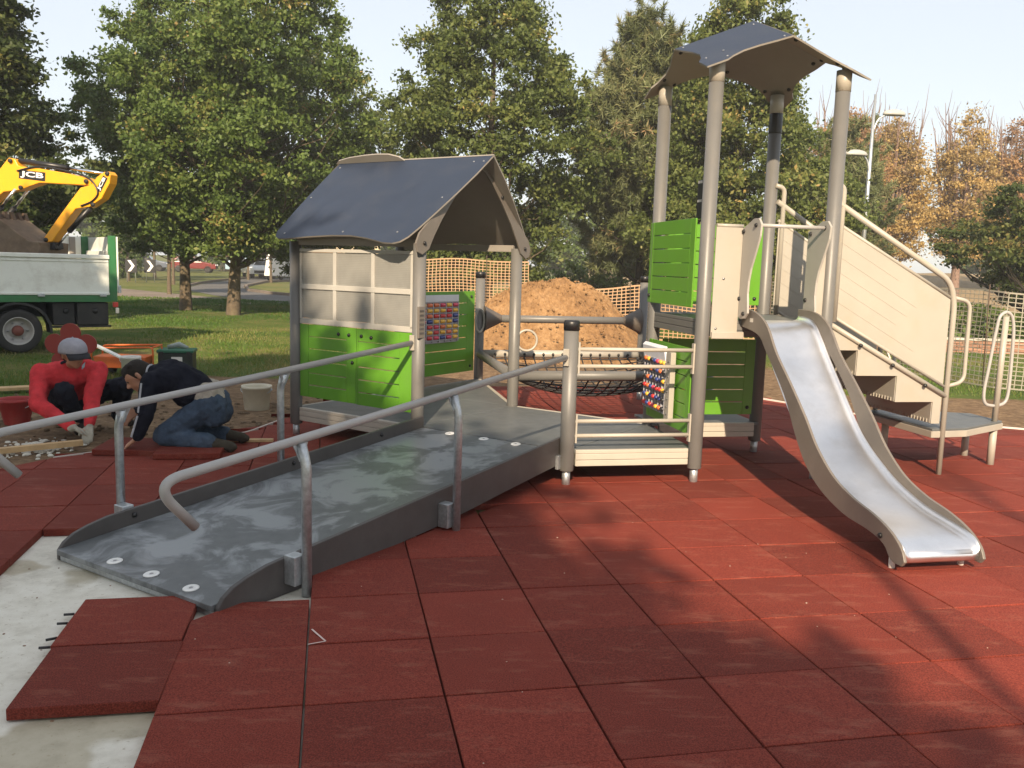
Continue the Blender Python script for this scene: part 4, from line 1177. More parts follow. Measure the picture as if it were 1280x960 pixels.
# trees standing behind the photographer: they shade the near floor, the ramp and the workers
shade1 = make_tree('broadleaf_tree', 9.3, 2.6, 3.1, broad, 330, 110, .22, .62, 80, 'green', tr=.16, gaps=.6)
place(shade1, -1.75, -9.0); tag(shade1, 'full green tree standing behind the playground entrance', 'tree', 'trees shading the floor')
shade2 = copy_tree(shade1); place(shade2, -5.0, -6.2, 1.9, 1.24); tag(shade2, 'full green tree shading the ramp from across the paving', 'tree', 'trees shading the floor')
shade4 = copy_tree(shade1); place(shade4, -8.4, 4.0, 4.0, .84); tag(shade4, 'full green tree throwing shade over the truck and the lawn', 'tree', 'trees shading the floor')
shade3 = make_tree('autumn_tree', 7.5, 1.6, 3.0, tallov, 26, 60, .12, .4, 83, 'gold', tr=.06, limbs=22, multi=3)
place(shade3, 3.6, -5.4); tag(shade3, 'thin autumn tree behind the playground throwing streaked shade', 'tree')
# ================================================================== heap, fences, hedge, lamps, signs, vehicles far off
def heap():
    vs = []; nr, na = 90, 230
    def H(x, y):
        h = 1.22*math.exp(-(abs((x-1.15)/1.12)**2.3+abs((y-16.2)/1.2)**2.2))+.72*math.exp(-(abs((x+.42)/.75)**2.2+((y-15.9)/.8)**2))+.34*math.exp(-(((x-.3)/.8)**2+((y-15.6)/.8)**2))
        return h
    for i in range(nr):
        for k in range(na):
            a = 2*math.pi*k/na; r = (i/(nr-1))
            x = .6+math.cos(a)*r*3.1; y = 16.1+math.sin(a)*r*2.4
            h = H(x,y)*1.02-.12*r
            p = Vector((x,y,0))
            n = noise.noise(p*1.7)*.10+noise.noise(p*4.2)*.06+noise.noise(p*9.5)*.055+abs(noise.noise(p*21))*.05+noise.noise(p*37)*.03
            vs.append((x,y,h-.06+n*min(1,.2+h)))
    fs = [(i*na+k, i*na+(k+1)%na, (i+1)*na+(k+1)%na, (i+1)*na+k) for i in range(nr-1) for k in range(na)]
    me = bpy.data.meshes.new('heap'); me.from_pydata(vs, [], fs); me.polygons.foreach_set('use_smooth',[False]*len(fs))
    root = empty('earth_heap', (0,0,0))
    obj('heap', me, M['heap'], root)
    cl = MB(); rg = random.Random(9)
    for k in range(500):
        x = rg.gauss(.6,1.1); y = rg.gauss(15.3,.8); h = H(x,y)-.03
        if h < -.02: continue
        r = rg.uniform(.006,.028); b = len(cl.v)
        cl.ball((x,y,h+.02), r, 6, 4, rg.uniform(.7,1.4), rg.uniform(.7,1.4), rg.uniform(.5,.9))
        for q in range(b, len(cl.v)):
            v = Vector(cl.v[q]); v += Vector((rg.uniform(-1,1),rg.uniform(-1,1),rg.uniform(-1,1)))*r*.25; cl.v[q] = tuple(v)
    cl.s = [False]*len(cl.s)
    tag(obj('clods', cl, M['heap'], root), kind='stuff')
    tag(root, 'tall heap of loose orange-brown earth beyond the net hammock', 'earth heap')
heap()

def netting(name, pts, z0, z1, cw, ch, sw, m, seed, label, post_m, lean=.05, group=None):
    root = empty(name, (pts[0][0], pts[0][1], 0)); o0 = Vector((pts[0][0], pts[0][1], 0))
    rg = random.Random(seed)
    P = [Vector((x,y,0)) for x,y in pts]; seg = [(b-a).length for a,b in zip(P,P[1:])]; tot = sum(seg)
    def at(d):
        for a,b,l in zip(P,P[1:],seg):
            if d <= l+1e-6: return a.lerp(b,min(1,d/l)), (b-a).normalized()
            d -= l
        return P[-1], (P[-1]-P[-2]).normalized()
    nx = int(tot/cw); ny = int((z1-z0)/ch)
    grid = []
    for i in range(nx+1):
        p, d = at(tot*i/nx); n = Vector((-d.y,d.x,0))
        row = []
        sag = .05*math.sin(i*cw*2.2+seed)+.10*noise.noise(Vector((i*cw*.55,seed,0)))
        for j in range(ny+1):
            t = j/ny
            q = p+n*(.06*noise.noise(Vector((i*cw*1.1,t*1.5,seed)))+lean*t)+d*(.02*noise.noise(Vector((i*cw*2,t*3,seed+4))))
            row.append(q-o0+Vector((0,0,z0+(z1+sag-z0)*t)))
        grid.append(row)
    mb = MB(); w = sw/2
    for i in range(nx+1):
        d = at(tot*i/nx)[1]*w
        vs = []; 
        for q in grid[i]: vs += [q-d, q+d]
        mb.add(vs, [(2*k,2*k+1,2*k+3,2*k+2) for k in range(ny)])
    for j in range(ny+1):
        ww = w*(1.8 if j in (0,ny) else 1); vs = []
        for i in range(nx+1): vs += [grid[i][j]+Vector((0,-.003,-ww)), grid[i][j]+Vector((0,-.003,ww))]
        mb.add(vs, [(2*k,2*k+1,2*k+3,2*k+2) for k in range(nx)])
    tag(obj('netting', mb, m, root), kind='stuff')
    k = 0; dd = 0.15
    while dd < tot:
        p, d = at(dd); p = p-o0; tilt = rg.uniform(-.04,.04)
        obj('fence_rod', MB().tube([(p.x,p.y+.03,-.08),(p.x+tilt,p.y+.03,z1+.12)], .009, 8), post_m, root)
        dd += 1.9+rg.uniform(-.2,.2)
    tag(root, label, 'fence', group)
    return root
M['orange_net'] = paint('orange_netting', (.40,.25,.135), .5)
M['pale_net'] = paint('pale_netting', (.30,.28,.225), .5)
M['rod'] = mat('rusty_rod', (.10,.07,.05), .7, .4, .3, 20)
netting('netting_fence', [(-4.6,19.0),(-1.9,19.3),(.3,19.6)], .02, 1.62, .085, .062, .016, M['orange_net'], 1, 'orange mesh barrier with a sagging top behind the roller game panel', M['rod'], .08, 'mesh barriers')
netting('netting_fence', [(.35,19.6),(3.2,19.2),(5.2,18.3)], .02, 1.12, .095, .072, .019, M['orange_net'], 2, 'orange mesh barrier behind the earth heap and the slide tower', M['rod'], .05, 'mesh barriers')
netting('netting_fence', [(5.25,18.3),(6.3,15.0),(7.0,12.6),(8.6,11.6),(11.5,11.0)], .0, 1.36, .092, .062, .0125, M['pale_net'], 3, 'pale mesh barrier beside the stairs and the looped grab pole', M['rod'], .04, 'mesh barriers')

# hedge beyond the pale netting
def hedge():
    rg = np.random.default_rng(5); n = 15000
    root = empty('hedge', (12.5,20.4,-.06))
    pos = np.stack([rg.uniform(-4.5,7,n), rg.normal(0,.28,n), rg.uniform(0.02,.95,n)],1)
    pos[:,2] *= 1+.12*np.sin(pos[:,0]*2.3)
    obj('foliage', leaves_mesh('hedge_foliage', pos, rg.uniform(.06,.14,n), .5+rg.normal(size=n)*.2, 6), LEAF['green'], root)
    mb = MB()
    for k in range(28):
        x = -4.4+k*.41; mb.tube([(x,0,0),(x+rg.normal()*.08,rg.normal()*.06,.75)], [.018,.006], 5, False)
    obj('stems', mb, M['bark_dark'], root); root.children[-1]['kind'] = 'stuff'
    tag(root, 'low trimmed green hedge behind the pale netting', 'hedge')
hedge()
# low brick edging in front of the hedge
wl = empty('garden_wall', (7.6,18.9,-.06)); 
brick_me = MB().box(0,.235,0,.11,0,.062).mesh('brick'); brick_me.materials.append(mat('brick', (.30,.16,.105), .85, 0, .2, 8, objvar=.25))
for c in range(4):
    for k in range(40):
        o = bpy.data.objects.new('brick', brick_me); col.objects.link(o); o.parent = wl; o.location = (k*.246+(.12 if c % 2 else 0), random.uniform(-.004,.004), c*.073)
obj('coping', MB().box(-.03,10.0,-.03,.14,.292,.34), M['concrete'], wl, .006)
tag(wl, 'low brick wall with a pale coping below the hedge', 'wall')

# street lamps
def lamp(name, x, y, H, label, arms, group='street lamps'):
    root = empty(name, (x,y,-.06))
    obj('pole', MB().tube([(0,0,0),(0,0,H*.5),(0,0,H)], [.07,.055,.035], 14), M['galv'], root)
    obj('pole_base', MB().lathe([(.13,0),(.13,.03),(.085,.06),(.08,.35),(.07,.36)], n=16), M['galv'], root)
    for (z, ang, ln) in arms:
        d = Vector((math.cos(ang), math.sin(ang), 0))
        pts = bez([(0,0,z-.25), tuple(d*ln*.35+Vector((0,0,z+.12))), tuple(d*ln+Vector((0,0,z+.28)))], 6)
        a = obj('arm', MB().tube(pts, .025, 10), M['galv'], root)
        c = d*(ln+.22)+Vector((0,0,z+.30)); s = Vector((-d.y,d.x,0))
        mb = MB(); mb.ball((0,0,0), 1, 16, 10)
        mb.v = [tuple(c+d*(v[0]*.34)+s*(v[1]*.15)+Vector((0,0,max(v[2],-.25)*.13))) for v in mb.v]
        obj('lamp_head', mb, paint('lamp_grey',(.38,.38,.36),.5), a)
    tag(root, label, 'street lamp', group)
lamp('street_lamp', 9.75, 25.0, 6.55, 'tall street lamp with two curved arms behind the tower stairs', [(5.75, .15, .38),(4.62, 3.3, .22)])
lamp('street_lamp', 1.30, -6.3, 7.3, 'street lamp standing alone behind the playground entrance', [(6.9, 1.4, .5)])

# chevron boards
def chevron(x, y, label):
    root = empty('chevron_sign', (x,y,-.06)); root.rotation_euler = (0,0,.12)
    obj('board', MB().box(-.32,.32,-.02,0,.55,1.30), M['black'], root, .01)
    ch = MB(); 
    ch.prism([(-.18,-.0225,.62),(-.02,-.0225,.62),(.20,-.0225,.925),(-.02,-.0225,1.23),(-.18,-.0225,1.23),(.04,-.0225,.925)], (0,-.003,0))
    obj('arrow', ch, paint('sign_white',(.75,.76,.78),.4), root)
    for dx in (-.22,.22): obj('leg', MB().tube([(dx,.01,0),(dx,.01,1.25)], .025, 8), M['galv'], root)
    tag(root, label, 'road sign', 'chevron boards')
chevron(-21.4, 49.2, 'black and white chevron board beside the thicker tree trunk at the bend')
chevron(-20.8, 50.3, 'black and white chevron board standing clear on the verge of the bend')

# cars and vans in the distance
def car(x, y, rz, c, label, van=False, group='vehicles along the road'):
    root = empty('parked_van' if van else 'parked_car', (x,y,-.06), rz)
    pc = paint('car_paint', c, .25, .03)
    L_, W_, H_ = (4.4,1.8,1.95) if van else (4.1,1.74,1.5)
    if van:
        pf = [(-2.2,.32),(-2.2,1.75),(-2.1,1.92),(1.0,1.95),(1.45,1.6),(1.95,1.08),(2.2,.95),(2.2,.32)]
        wf = [(1.05,1.85),(1.42,1.52),(1.75,1.18),(1.0,1.18)]
    else:
        pf = [(-2.05,.35),(-2.05,.85),(-1.9,1.0),(-1.55,1.42),(-1.0,1.5),(.1,1.48),(.85,1.0),(1.85,.85),(2.05,.7),(2.05,.35)]
        wf = [(.15,1.42),(.75,1.03),(-1.6,1.03),(-1.4,1.36),(-.9,1.43)]
    mb = MB(); n = len(pf)
    def wid(z): return W_/2*(1-.16*max(0,z-.9)/.6)
    vs = [(a,-wid(z),z) for a,z in pf]+[(a,wid(z),z) for a,z in pf]
    mb.add(vs, [tuple(range(n))[::-1], tuple(range(n,2*n))]+[(i,(i+1)%n,n+(i+1)%n,n+i) for i in range(n)])
    obj('body', mb, pc, root, .06, 3)
    for sg in (-1,1):
        m2 = MB(); m2.prism([(a,sg*(wid(z)+.004),z) for a,z in wf], (0,sg*.004,0)); obj('window', m2, M['glass'], root)
    if van: a, b = (1.06,1.90), (1.42,1.60)
    a, b = ((1.10,1.86),(1.90,1.14)) if van else ((.17,1.44),(.83,1.02))
    nn = Vector((b[1]-a[1],0,-(b[0]-a[0]))).normalized()*-1
    m2 = MB(); m2.prism([(a[0],-wid(a[1])*.86,a[1]),(a[0],wid(a[1])*.86,a[1]),(b[0],wid(b[1])*.9,b[1]),(b[0],-wid(b[1])*.9,b[1])], nn*.012)
    obj('windscreen', m2, M['glass'], root)
    fx = 2.2 if van else 2.05
    obj('grille', MB().box(fx-.01,fx+.012,-.45,.45,.42,.62), M['black'], root)
    for sg in (-1,1): obj('headlight', MB().box(fx-.08,fx+.014,sg*.62-.16,sg*.62+.16,.64,.78), paint('headlight',(.8,.82,.85),.15), root, .02)
    for wx in (-1.3,1.3):
        for sg in (-1,1):
            w = obj('wheel', MB().lathe([(.18,-.1),(.31,-.1),(.33,-.07),(.33,.07),(.31,.1),(.18,.1)], (wx,sg*(W_/2-.10),.33), (0,1,0), 18), M['tyre'], root)
            obj('rim', MB().lathe([(0,-.085),(.19,-.085),(.19,.085),(0,.085)], (wx,sg*(W_/2-.10),.33), (0,1,0), 14), M['galv'], w)
    tag(root, label, 'van' if van else 'car', group)
car(-19.2, 68.2, -1.52, (.72,.74,.76), 'pale silver car facing along the road, right beside the white van')
car(-21.2, 72.5, -1.45, (.66,.65,.60), 'cream white car parked just behind the pale silver car')
car(-16.6, 64.0, -1.62+3.14, (.80,.79,.76), 'boxy white van stopped at the edge of the grass island', True)
car(-30.5, 84, .2, (.16,.025,.022), 'dark red car parked far beyond the roadside trees')
car(-35.5, 85, .2, (.10,.12,.16), 'dark blue car parked far beyond the roadside trees')
car(-26.0, 86, .2, (.30,.42,.52), 'light blue car parked far beyond the roadside trees')

# cream house at the end of the road
hb = empty('house', (-24.5, 101, -.06), .1)
obj('wall', MB().box(-9,9,0,8,0,6.2), paint('house_render',(.62,.50,.32),.8), hb)
rf = MB(); rf.prism([(-9.6,-.6,6.2),(-9.6,8.6,6.2),(-9.6,4,8.4)], (19.2,0,0)); obj('roof', rf, paint('roof_tiles',(.28,.12,.07),.8), hb)
for i in range(5):
    for z in (.9,3.7):
        w = obj('window', MB().box(-7.6+i*3.4,-6.4+i*3.4,-.03,.02,z,z+1.5), M['glass'], hb)
        obj('window_frame', MB().box(-7.7+i*3.4,-6.3+i*3.4,-.06,-.031,z-.1,z), paint('sill',(.6,.58,.52),.7), w)
tag(hb, 'cream rendered house with a tiled roof at the far end of the road', 'house')

# ------------------------------------------------------------------ grass
def grass(name, n, area, seed, hmin, hmax, cols, wmin=.004):
    rg = np.random.default_rng(seed); x0,x1,y0,y1 = area
    u = rg.uniform(0,1,n*2); y = y0*(y1/y0)**u; x = rg.uniform(x0,x1,n*2)*(y/y1)**.0
    keep = np.array([ (noise.noise(Vector((a*.8,b*.8,seed)))*.5+.55) > (soilness(a,b)*1.25) for a,b in zip(x,y)])
    # only what the lens can take in
    q = (x/np.maximum(y,.1)); keep &= (q > -.62) & (q < .63)
    x = x[keep][:n]; y = y[keep][:n]; n = len(x)
    h = rg.uniform(hmin,hmax,n)*(1+.5*np.sin(x*1.3)*np.cos(y*.9)); w = wmin+y*.00045
    a = rg.uniform(0,2*np.pi,n); dx = np.cos(a)*w; dy = np.sin(a)*w
    lx = rg.normal(0,.4,n)*h; ly = rg.normal(0,.4,n)*h
    z = np.full(n,-.062)
    v = np.stack([np.stack([x-dx,y-dy,z],1), np.stack([x+dx,y+dy,z],1), np.stack([x+lx,y+ly,z+h],1)],1).reshape(-1,3)
    me = bpy.data.meshes.new(name); me.vertices.add(3*n); me.vertices.foreach_set('co', v.astype(np.float32).ravel())
    me.loops.add(3*n); me.loops.foreach_set('vertex_index', np.arange(3*n,dtype=np.int32))
    me.polygons.add(n); me.polygons.foreach_set('loop_start', np.arange(0,3*n,3,dtype=np.int32)); me.update(calc_edges=True)
    t = me.attributes.new('tone','FLOAT','FACE')
    tone = np.array([noise.noise(Vector((p*.45,q_*.45,3)))*.9 for p,q_ in zip(x,y)])+.5+rg.normal(0,.18,n)-np.clip((y-17)/14,0,.35)
    t.data.foreach_set('value', np.clip(tone,0,1).astype(np.float32))
    o = obj(name, me, leaf_material(name+'_blades', cols, .3)); tag(o, 'short worn grass, green to straw, on the lawn around the playground', 'grass', kind='stuff')
grass('grass', 150000, (-17,13,8.6,33), 21, .025,.075, [(0,(.052,.120,.016)),(.45,(.10,.17,.026)),(.72,(.165,.185,.048)),(1,(.26,.22,.09))])
# ================================================================== tipper truck
TA = R(38)
truck = empty('dump_truck', (-7.58,13.41,-.02), TA)
tag(truck, 'tipper truck with silver drop side and green frame parked on the lawn', 'truck')
M['silver'] = mat('truck_silver', (.74,.77,.72), .42, .05, .06, 2, dirt=(.40,.38,.33), dscale=2.2, damt=.6)
M['tgreen'] = paint('truck_green', (.030,.16,.055), .45, .12, (.10,.12,.06))
M['tdark'] = mat('truck_black', (.016,.016,.016), .6, 0, .25, 8, dirt=(.06,.05,.04), dscale=4, damt=.6)
W = 1.95
o = obj('side_board', MB().box(-2.5,1.315,0,.05,.935,1.465), M['silver'], truck, .008)
obj('board_rail', MB().box(-2.5,1.325,-.03,.06,1.468,1.535), M['silver'], o, .012, 3)
obj('board_rail', MB().box(-2.5,1.315,-.022,.05,.895,.938), M['silver'], o, .01, 3)
obj('board_rib', MB().box(-2.5,1.31,-.012,-.001,1.415,1.440), M['silver'], o, .005)
for x in (.32,1.21,-.6): obj('latch', MB().box(x-.05,x+.05,-.05,-.023,.87,.915), M['galv'], o, .006)
obj('side_board', MB().box(-2.5,1.315,W-.05,W,.935,1.84), M['silver'], truck, .008)
for x in (.35,.62,1.12): obj('board_band', MB().box(x,x+.10,W-.075,W-.051,.95,1.83), M['taupe'], truck, .004)  # darker tan upright bands on the inside of the tall far board
obj('bed_floor', MB().box(-2.5,1.36,.05,W-.05,.885,.925), M['tdark'], truck)
obj('subframe', MB().box(-2.5,1.34,-.012,.06,.785,.892), M['tgreen'], truck, .006)
obj('subframe', MB().box(-2.5,1.34,W-.06,W+.012,.785,.892), M['tgreen'], truck, .006)
for y in (-.015, W-.055): obj('corner_post', MB().box(1.318,1.430,y,y+.07,.80,1.845), M['tgreen'], truck, .006)
tg = obj('tailgate', MB().box(1.385,1.43,.06,W-.06,.93,1.60), M['silver'], truck, .006)
obj('tail_rail', MB().box(1.432,1.462,-.01,W+.01,.95,1.83), M['silver'], truck, .006)
obj('hinge', MB().box(1.44,1.49,-.03,.02,.93,1.05), M['galv'], truck, .006)
obj('tail_light', MB().box(1.36,1.44,-.01,.04,.70,.78), paint('lamp_red',(.5,.05,.04),.3), truck, .01)
obj('tail_light', MB().box(1.40,1.45,-.012,.03,.60,.69), paint('lamp_white',(.8,.75,.68),.3), truck, .01)
for x0, x1, y in ((.49,.815,.10),(.835,1.30,.04)):
    b = obj('tool_box', MB().box(x0,x1,y,y+.5,.41,.775), M['tdark'], truck, .02, 3)
    obj('box_handle', MB().lathe([(.035,0),(.045,.012),(.03,.02),(0,.02)], ((x0+x1)/2+.03,y,.64), (0,-1,0), 14), M['black'], b)
obj('under_bar', MB().box(.44,1.34,.06,.12,.375,.408), M['tdark'], truck, .006)
obj('chassis', MB().box(-4.6,1.2,.65,1.3,.52,.76), M['tdark'], truck)
def truck_wheel(x, y, d):
    w = obj('wheel', MB().lathe([(.215,-.10),(.30,-.115),(.328,-.10),(.337,-.06),(.337,.06),(.328,.10),(.30,.115),(.215,.10)], (x,y,.337), (0,1,0), 40, False), M['tyre'], truck)
    obj('rim', MB().lathe([(.216,-.10),(.205,-.105),(.195,-.085),(.175,-.02),(.12,.005),(.115,-.005),(.0,.0)], (x,y,.337), (0,1,0), 32, False), mat('rim_grey',(.40,.39,.37),.5,.2,.1,6), w)
    obj('hub', MB().lathe([(.085,-.0),(.08,-.06),(.06,-.085),(0,-.09)], (x,y,.337), (0,1,0), 20), paint('hub_rust',(.16,.045,.03),.6), w)
    nb = MB()
    for k in range(6):
        a = k*math.pi/3; nb.lathe([(.016,0),(.016,-.035),(0,-.036)], (x+.135*math.cos(a), y-.0, .337+.135*math.sin(a)), (0,1,0), 8)
    tag(obj('wheel_nuts', nb, M['bolt'], w), kind='stuff')
truck_wheel(0,.14,1); truck_wheel(-3.1,.14,1); truck_wheel(0,W-.14,1); truck_wheel(-3.1,W-.14,1)
arc = [(.47*math.cos(a), .337+.45*math.sin(a)) for a in [R(-5+k*19.0) for k in range(11)]]
inn = [(.43*math.cos(a), .337+.41*math.sin(a)) for a in [R(-5+k*19.0) for k in range(11)]][::-1]
obj('mudguard', MB().prism([(x,.0,z) for x,z in arc+inn], (0,.30,0)), M['tdark'], truck, .004)
obj('cab', MB().prism([(-2.65,0,.55),(-4.7,0,.55),(-4.75,0,1.25),(-4.35,0,2.1),(-2.65,0,2.15)], (0,W,0)), M['tgreen'], truck, .06, 3)
obj('window', MB().prism([(-2.95,-.006,1.35),(-4.45,-.006,1.35),(-4.2,-.006,1.98),(-2.95,-.006,2.0)], (0,.004,0)), M['glass'], truck)

# ================================================================== excavator
EA = R(-10)
ex = empty('excavator', (-8.0228,14.176,-.02), EA)
tag(ex, 'yellow excavator with its arm and earthy bucket over the truck bed', 'excavator')
M['yellow'] = mat('digger_yellow', (.80,.36,.012), .36, 0, .05, 3, dirt=(.45,.24,.05), dscale=4, damt=.35)
M['chrome'] = mat('cylinder_chrome', (.75,.76,.78), .2, 1, .05, 6)
def plate(name, pts, y0, y1, m, par, bev=.012):
    return obj(name, MB().prism([(x,y0,z) for x,z in pts], (0,y1-y0,0)), m, par, bev, 2)
boom = plate('boom', [(-.797,2.321),(-.203,2.739),(-.026,2.931),(.044,3.005),(.154,2.982),(.205,2.89),(.256,2.868),(.55,2.847),(.997,2.785),(1.381,2.712),(1.47,2.659),(1.47,2.593),(1.377,2.598),(.575,2.625),(.382,2.566),(.25,2.512),(-.074,2.476),(-.224,2.365),(-.934,1.86),(-2.3,.95),(-2.5,1.2),(-1.6,1.9)], -.10, .10, M['yellow'], ex)
dip = plate('dipper', [(1.764,2.814),(1.813,2.762),(1.791,2.628),(1.645,2.395),(1.434,2.269),(1.19,2.234),(.819,1.792),(.755,1.716),(.632,1.697),(.604,1.756),(.876,2.083),(1.289,2.558),(1.47,2.603),(1.586,2.73),(1.7,2.8)], -.115, .075, M['yellow'], ex)
def cyl(p, q, r_, m, par, name): return obj(name, MB().tube([(p[0],p[2],p[1]),(q[0],q[2],q[1])], r_, 14), m, par)
cyl((.167,2.965,0),(1.006,2.865,0),.045,M['black'],boom,'cylinder'); cyl((1.0,2.866,0),(1.72,2.775,0),.022,M['chrome'],boom,'cylinder_rod')
for y in (-.14,.14):
    cyl((-.75,1.55,y),(-.086,2.242,y),.045,M['black'],boom,'cylinder'); cyl((-.09,2.238,y),(.18,2.52,y),.023,M['chrome'],boom,'cylinder_rod')
cyl((1.42,2.26,-.06),(1.033,1.887,-.06),.042,M['black'],dip,'cylinder'); cyl((1.04,1.893,-.06),(.82,1.67,-.06),.020,M['chrome'],dip,'cylinder_rod')
hose = bez([(.2,-.115,2.80),(.6,-.112,2.87),(1.1,-.112,2.80),(1.45,-.125,2.70),(1.60,-.13,2.50),(1.50,-.13,2.36),(1.30,-.13,2.28)],6)
obj('hose', MB().tube(hose, .014, 8), M['black'], boom)
for x, z in ((.09,2.955),(.255,2.545),(1.40,2.655),(1.765,2.775),(1.50,2.305),(.66,1.745)):
    obj('pin', MB().lathe([(.034,0),(.034,.02),(.02,.026),(0,.026)], (x,-.115,z), (0,-1,0), 14), M['tdark'], ex)
bk = plate('bucket', [(-.40,2.02),(0,2.06),(.129,1.975),(.319,1.847),(.514,1.722),(.72,1.70),(.70,1.50),(.55,1.36),(.2,1.25),(-.2,1.30),(-.5,1.58)], -.34, .34, mat('worn_bucket',(.17,.125,.085),.75,.2,.25,7,dirt=(.09,.06,.04),dscale=5,damt=.7), ex)
for k in range(5): obj('tooth', MB().prism([(-.10,-.31+k*.145,2.02),(.03,-.31+k*.145,2.03),(-.03,-.31+k*.145,2.17),(-.06,-.31+k*.145,2.17)], (0,.07,0)), M['rod'], bk)
obj('linkage', MB().beam((.80,0,1.66),(.60,0,1.62),.2,.10), M['tdark'], ex, .01)
obj('body', MB().prism([(-2.2,-.75,.95),(-4.3,-.75,.95),(-4.45,-.75,1.55),(-3.5,-.75,1.75),(-2.2,-.75,1.45)], (0,1.5,0)), M['yellow'], ex, .05, 3)
obj('cab', MB().prism([(-2.4,-.70,1.3),(-3.5,-.70,1.3),(-3.5,-.70,2.75),(-2.6,-.70,2.75)], (0,.75,0)), M['glass'], ex, .03)
for y in (-.85,.55): obj('track', MB().prism([(-1.9,y,.02),(-4.2,y,.02),(-4.45,y,.25),(-4.35,y,.55),(-1.75,y,.55),(-1.65,y,.25)], (0,.32,0)), M['tdark'], ex, .04, 3)
obj('turntable', MB().lathe([(.5,.5),(.5,.97)], (-3.1,0,0), n=24), M['tdark'], ex)
def text_mesh(body, size):
    cu = bpy.data.curves.new('lettering', 'FONT'); cu.body = body; cu.size = size; cu.offset = size*.028; cu.extrude = .001; cu.align_x = 'CENTER'; cu.align_y = 'CENTER'; cu.resolution_u = 3
    to = bpy.data.objects.new('lettering_tmp', cu); col.objects.link(to)
    dg = bpy.context.evaluated_depsgraph_get(); me = bpy.data.meshes.new_from_object(to.evaluated_get(dg))
    bpy.data.objects.remove(to); return me
wht = paint('letter_white', (.82,.82,.80), .4)
def decal(cx, cz, w, h, ang, y, par):
    b = MB().obox((0,0,0),(w/2,0,0),(0,.0015,0),(0,0,h/2)); o = obj('decal', b, M['black'], par)
    o.location = (cx,y,cz); o.rotation_euler = (0,ang,0)
    me = text_mesh('JCB', h*1.15); xs = [v.co.x for v in me.vertices]; k = w*.88/(max(xs)-min(xs)); ys = [v.co.y for v in me.vertices]; c = (max(ys)+min(ys))/2; k2 = h*.78/(max(ys)-min(ys)); c0 = (max(xs)+min(xs))/2
    for v in me.vertices: v.co = Vector(((v.co.x-c0)*k, -v.co.z-.004, (v.co.y-c)*k2))
    l = obj('lettering', me, wht, par); l.location = (cx,y,cz); l.rotation_euler = (0,ang,0)
decal(.450,2.735,.46,.135,.09,-.103,boom)
decal(1.665,2.62,.25,.085,-1.02,-.118,dip)
# ================================================================== people
def capsule(mb, p, q, r0, r1, n=12, m=5):
    p = Vector(p); q = Vector(q); d = q-p; L_ = d.length
    if L_ < 1e-5: mb.ball(p, r0, n, 8); return
    prof = [(r0*math.cos(a), -r0*math.sin(a)) for a in [math.pi/2*(1-k/m) for k in range(m+1)]]
    prof += [(r1*math.cos(a), L_+r1*math.sin(a)) for a in [math.pi/2*k/m for k in range(m+1)]]
    prof[0] = (0.0005, -r0); prof[-1] = (0.0005, L_+r1)
    mb.lathe(prof, p, d, n)
def chain(mb, pts, rs):
    for (a, b), (r0, r1) in zip(zip(pts, pts[1:]), zip(rs, rs[1:])): capsule(mb, a, b, r0, r1)
def organic(name, mb, m, parent, voxel=.012, smooth=6, fold=0.0, fscale=.09):
    o = obj(name, mb, m, parent)
    rm = o.modifiers.new('merge', 'REMESH'); rm.mode = 'VOXEL'; rm.voxel_size = voxel; rm.use_smooth_shade = True
    sm = o.modifiers.new('soften', 'SMOOTH'); sm.iterations = smooth; sm.factor = .5
    if fold:
        tx = bpy.data.textures.new(name+'_folds', 'CLOUDS'); tx.noise_scale = fscale; tx.noise_depth = 2
        dm = o.modifiers.new('folds', 'DISPLACE'); dm.texture = tx; dm.strength = fold; dm.mid_level = .5; dm.texture_coords = 'LOCAL'
    return o
M['skin'] = mat('skin', (.42,.22,.14), .5, 0, .08, 14)
def cloth(name, c, var=.22): return mat(name, c, .88, 0, var, 13, bump=.45, bscale=30, spec=.15, dirt=tuple(x*1.5+.01 for x in c), dscale=7, damt=.45)
def hand(mb, w, d, curl=(0,0,-1), out=(0,1,0), s=1.0):
    """palm and five bent fingers from wrist w along d; curl = where fingertips bend, out = thumb side"""
    w = Vector(w); d = Vector(d).normalized(); c = Vector(curl).normalized(); t = Vector(out); t = (t-d*t.dot(d)).normalized()
    pe_ = w+d*.085*s
    for k in (-1,0,1): capsule(mb, w+t*.008*k, pe_+t*.024*k*s, .018*s, .015*s)
    for k, ln in zip((1.5,.5,-.5,-1.5), (.068,.078,.073,.056)):
        b = pe_+t*.0215*k*s; m1 = b+(d*.85+c*.5).normalized()*ln*.5*s; e = m1+(d*.35+c*.95).normalized()*ln*.5*s
        capsule(mb, b, m1, .0100*s, .0092*s, 8, 3); capsule(mb, m1, e, .0092*s, .0078*s, 8, 3)
    b = w+d*.03*s+t*.026*s; m1 = b+(d*.55+t*.8).normalized()*.042*s; e = m1+(d*.9+c*.5).normalized()*.034*s
    capsule(mb, b, m1, .0125*s, .0110*s, 8, 3); capsule(mb, m1, e, .0105*s, .0085*s, 8, 3)
